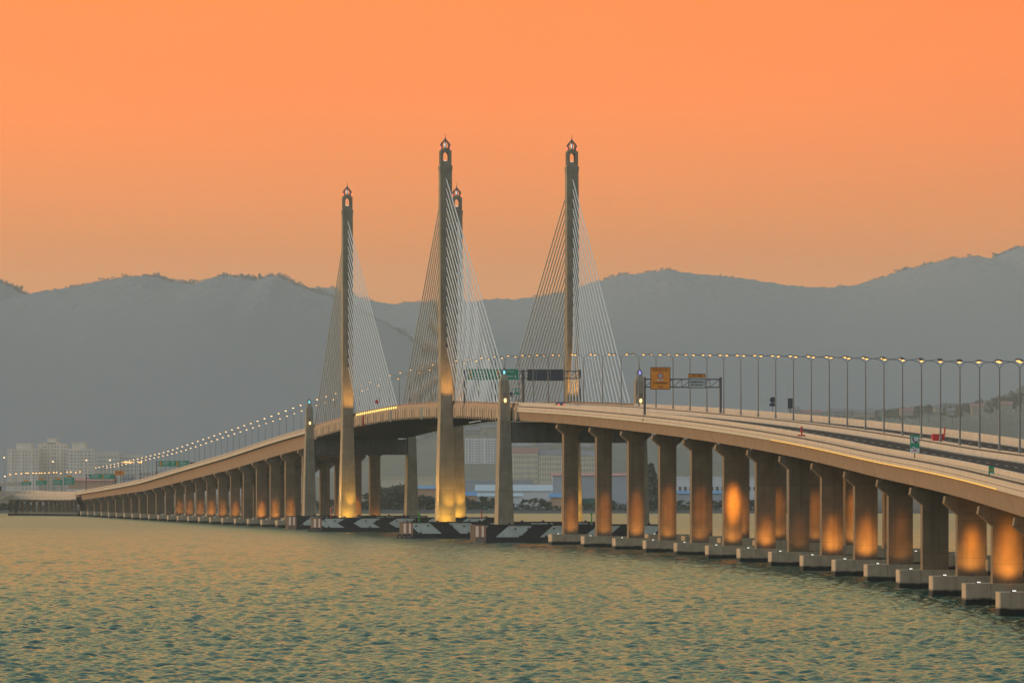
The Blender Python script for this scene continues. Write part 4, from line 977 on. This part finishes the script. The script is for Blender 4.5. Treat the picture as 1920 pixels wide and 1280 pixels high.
for (lab, a, b, n, t0, t1) in zones:
    for i in range(n):
        px = a+(b-a)*(i+.5)/n+r.uniform(-2.5, 2.5)
        tree(px, r.uniform(t0, t1), 960.5, 2948+r.uniform(-14, 16), 'round', r.randrange(4), r.uniform(1.0, 1.7), 'dark bushy shore tree %s, %s from the left' % (lab, nth(i+1)), 'trees along the far shore', 1.7)
for i, (px, yt) in enumerate(((985,936),(998,933),(1012,935),(1026,937))): tree(px, yt, 960, 2938, 'flat', i % 2, 1.0, 'thin spreading tree against the white shed, %s from the left' % nth(i+1), 'trees along the far shore', 1.7)
tree(1221, 866, 958, 3010, 'cone', 0, .95, 'tall dark conical tree right of the third right pier', 'tall trees on the shore', 1.8); tree(1228, 890, 958, 3020, 'cone', 1, 1.1, 'shorter conical tree leaning on the tall conical tree', 'tall trees on the shore', 1.8)
for i, px in enumerate((1575,1610,1642,1668,1690,1712,1724,1742,1768,1786,1800,1815,1838,1856,1868,1882,1894,1905,1915)):
    yt = float(np.interp(px, [1570,1640,1722,1780,1850,1890,1920], [768,768,757,758,748,740,728]))+r.uniform(-2, 5)
    tree(px, yt, yt+24, 7620+r.uniform(-80, 60), 'round', i % 4, r.uniform(.8, 1.2), 'hazy dark tree on the low hillside at right, %s from the left' % nth(i+1), 'trees on the low hillside')
for i, (px, yt, yb, w) in enumerate(((78,545,567,1.0),(37,537,556,.9),(308,519,535,.9),(421,515,534,.6),(445,516,538,.9),(456,514,538,1.0),(465,517,539,.9),(477,527,541,.6),(484,516,540,.7),(512,518,538,1.1),(524,519,540,1.0),(128,543,560,1.0),(142,542,560,1.1),(212,527,543,1.1),(268,520,538,1.1),(290,520,538,1.2))):
    tree(px, yt-2, yb, 13260, 'round' if w > .85 else 'flat', i % (4 if w > .85 else 2), w*.95, 'tree standing on the crest of the left hill, %s in the row' % nth(i+1), 'trees on the left ridge')
for i, (px, yt, yb) in enumerate(((1165,515,528),(1250,506,520),(1786,484,500),(1808,482,500),(1830,484,500),(1868,474,490),(1898,466,486),(1700,500,514),(1740,494,508))):
    tree(px, yt-1, yb, 14950, 'round', i % 4, 1.2, 'tree on the crest of the right hills, %s listed along the ridge' % nth(i+1), 'trees on the right ridge')
def ridge_forest(name, pts, d, n, seed, hpx, x_lo, x_hi):
    rr = random.Random(seed); mb = MB(); px_, py_ = zip(*pts); k_ = d/F
    for k in range(n):
        px = rr.uniform(x_lo, x_hi); b = P(px, float(np.interp(px, px_, py_)), d); H = rr.choice((.5, .7, .8, 1, 1, 1.5))*hpx*k_*rr.uniform(.6, 1.1); W_ = H*rr.uniform(.5, .9)
        dy = rr.uniform(-60, 20)
        for j in range(26):
            v = Vector((rr.gauss(0, .42)*W_, rr.gauss(0, .42)*W_+dy, H*(.15+.65*rr.random()))); q = H*rr.uniform(.07, .15)
            e = Euler((rr.uniform(0, 6.28), rr.uniform(0, 6.28), rr.uniform(0, 6.28))).to_matrix()
            mb.add([b+v+e@Vector(p) for p in ((-q, -q*.6, 0), (q, -q*.6, q*.2), (q*.9, q*.7, 0), (-q*.8, q*.6, -q*.2))], [(0, 1, 2, 3)])
    tag(mb.build(name, m_hill, fix=False), kind='stuff')
ridge_forest('ridge_forest', H1, 13285, 900, 3, 9, -120, 800)
ridge_forest('ridge_forest', H2, 14975, 760, 4, 7, 560, 2060)
sc = MB(); rr_ = random.Random(9)
for k in range(5200):
    x = rr_.uniform(-300, 190); y = 2926+rr_.random()**2*26; z = 1.6+rr_.random()**1.6*(2.6+1.4*math.sin(x*.17)*math.sin(x*.043)); q = rr_.uniform(.25, .6)
    e = Euler((rr_.uniform(0, 6.28), rr_.uniform(0, 6.28), rr_.uniform(0, 6.28))).to_matrix()
    sc.add([Vector((x, y, z))+e@Vector(p) for p in ((-q, -q*.6, 0), (q, -q*.6, q*.2), (q*.9, q*.7, 0), (-q*.8, q*.6, -q*.2))], [(0, 1, 2, 3)])
tag(sc.build('shore_scrub', m_leaf[0], fix=False), kind='stuff')
# lamps standing on the shore at far left, and the bright cluster behind the left approach
used_shore = None
shore_px = [(8,858),(9,893),(99,865.5),(162,863),(206,863),(19,890),(30,888.5),(40,888),(49,887),(52.5,887),(62,887.2),(68,887.3),(74,887),(78,887),(84,887),(92,886.5),(101,886),(106,886),(114,887.5),(126,885),(133,885),(142,886),(150,884.5)]
for i, (px, py) in enumerate(shore_px):
    d = 3000+((i*37) % 90); o = P(px, py, d)
    root = empty('shore_lamp', (o.x, o.y, 1.8), 0, 'small orange lamp glowing on the far left shore, %s among its row' % nth(i+1), 'lamp', 'lamps on the far left shore')
    MB().tube((0, 0, 0), (0, 0, o.z-1.6), .1, 6, .06).build('pole', M['pole'], root); MB().lathe([(.05, 0), (.3, .1), (.36, .35), (.1, .5)], 8).build('lens', M['lens_o'] if i > 4 else M['lens_w'], root, (0, 0, o.z-1.9))
for (px, n, lab) in ((240, 5, 'bright orange floodlight cluster on a mast behind the left lamps'), (263, 2, 'smaller orange floodlight pair right of the bright cluster')):
    o = P(px, 866, 3050); root = empty('floodlight_mast', (o.x, o.y, 1.8), 0, lab, 'floodlight mast')
    MB().tube((0, 0, 0), (0, 0, o.z-1.8), .25, 6, .15).build('pole', M['pole'], root); MB().bx(-n*.55, n*.55, -.1, .1, o.z-2.3, o.z-2.1).build('frame', M['steel'], root)
    for k in range(n): MB().bx(-.35, .35, -.3, -.1, 0, .6).build('lamp', M['lens_o'], root, ((k-(n-1)/2)*1.05, 0, o.z-2.2))

# ================================================================== haze
h = MB(); h.bx(-4600, 4600, -700, 17500, -2.5, 694); hz = bpy.data.meshes.new('haze'); hz.from_pydata(h.v, [], h.f)
m = bpy.data.materials.new('haze'); m.use_nodes = True; nt = m.node_tree
for n in list(nt.nodes): nt.nodes.remove(n)
o = nt.nodes.new('ShaderNodeOutputMaterial'); v = nt.nodes.new('ShaderNodeVolumePrincipled')
v.inputs['Density'].default_value = .000037; v.inputs['Color'].default_value = (.90,.94,.86,1); v.inputs['Anisotropy'].default_value = 0
nt.links.new(v.outputs[0], o.inputs['Volume']); hz.materials.append(m)
ho = link('haze', hz); tag(ho, kind='stuff')
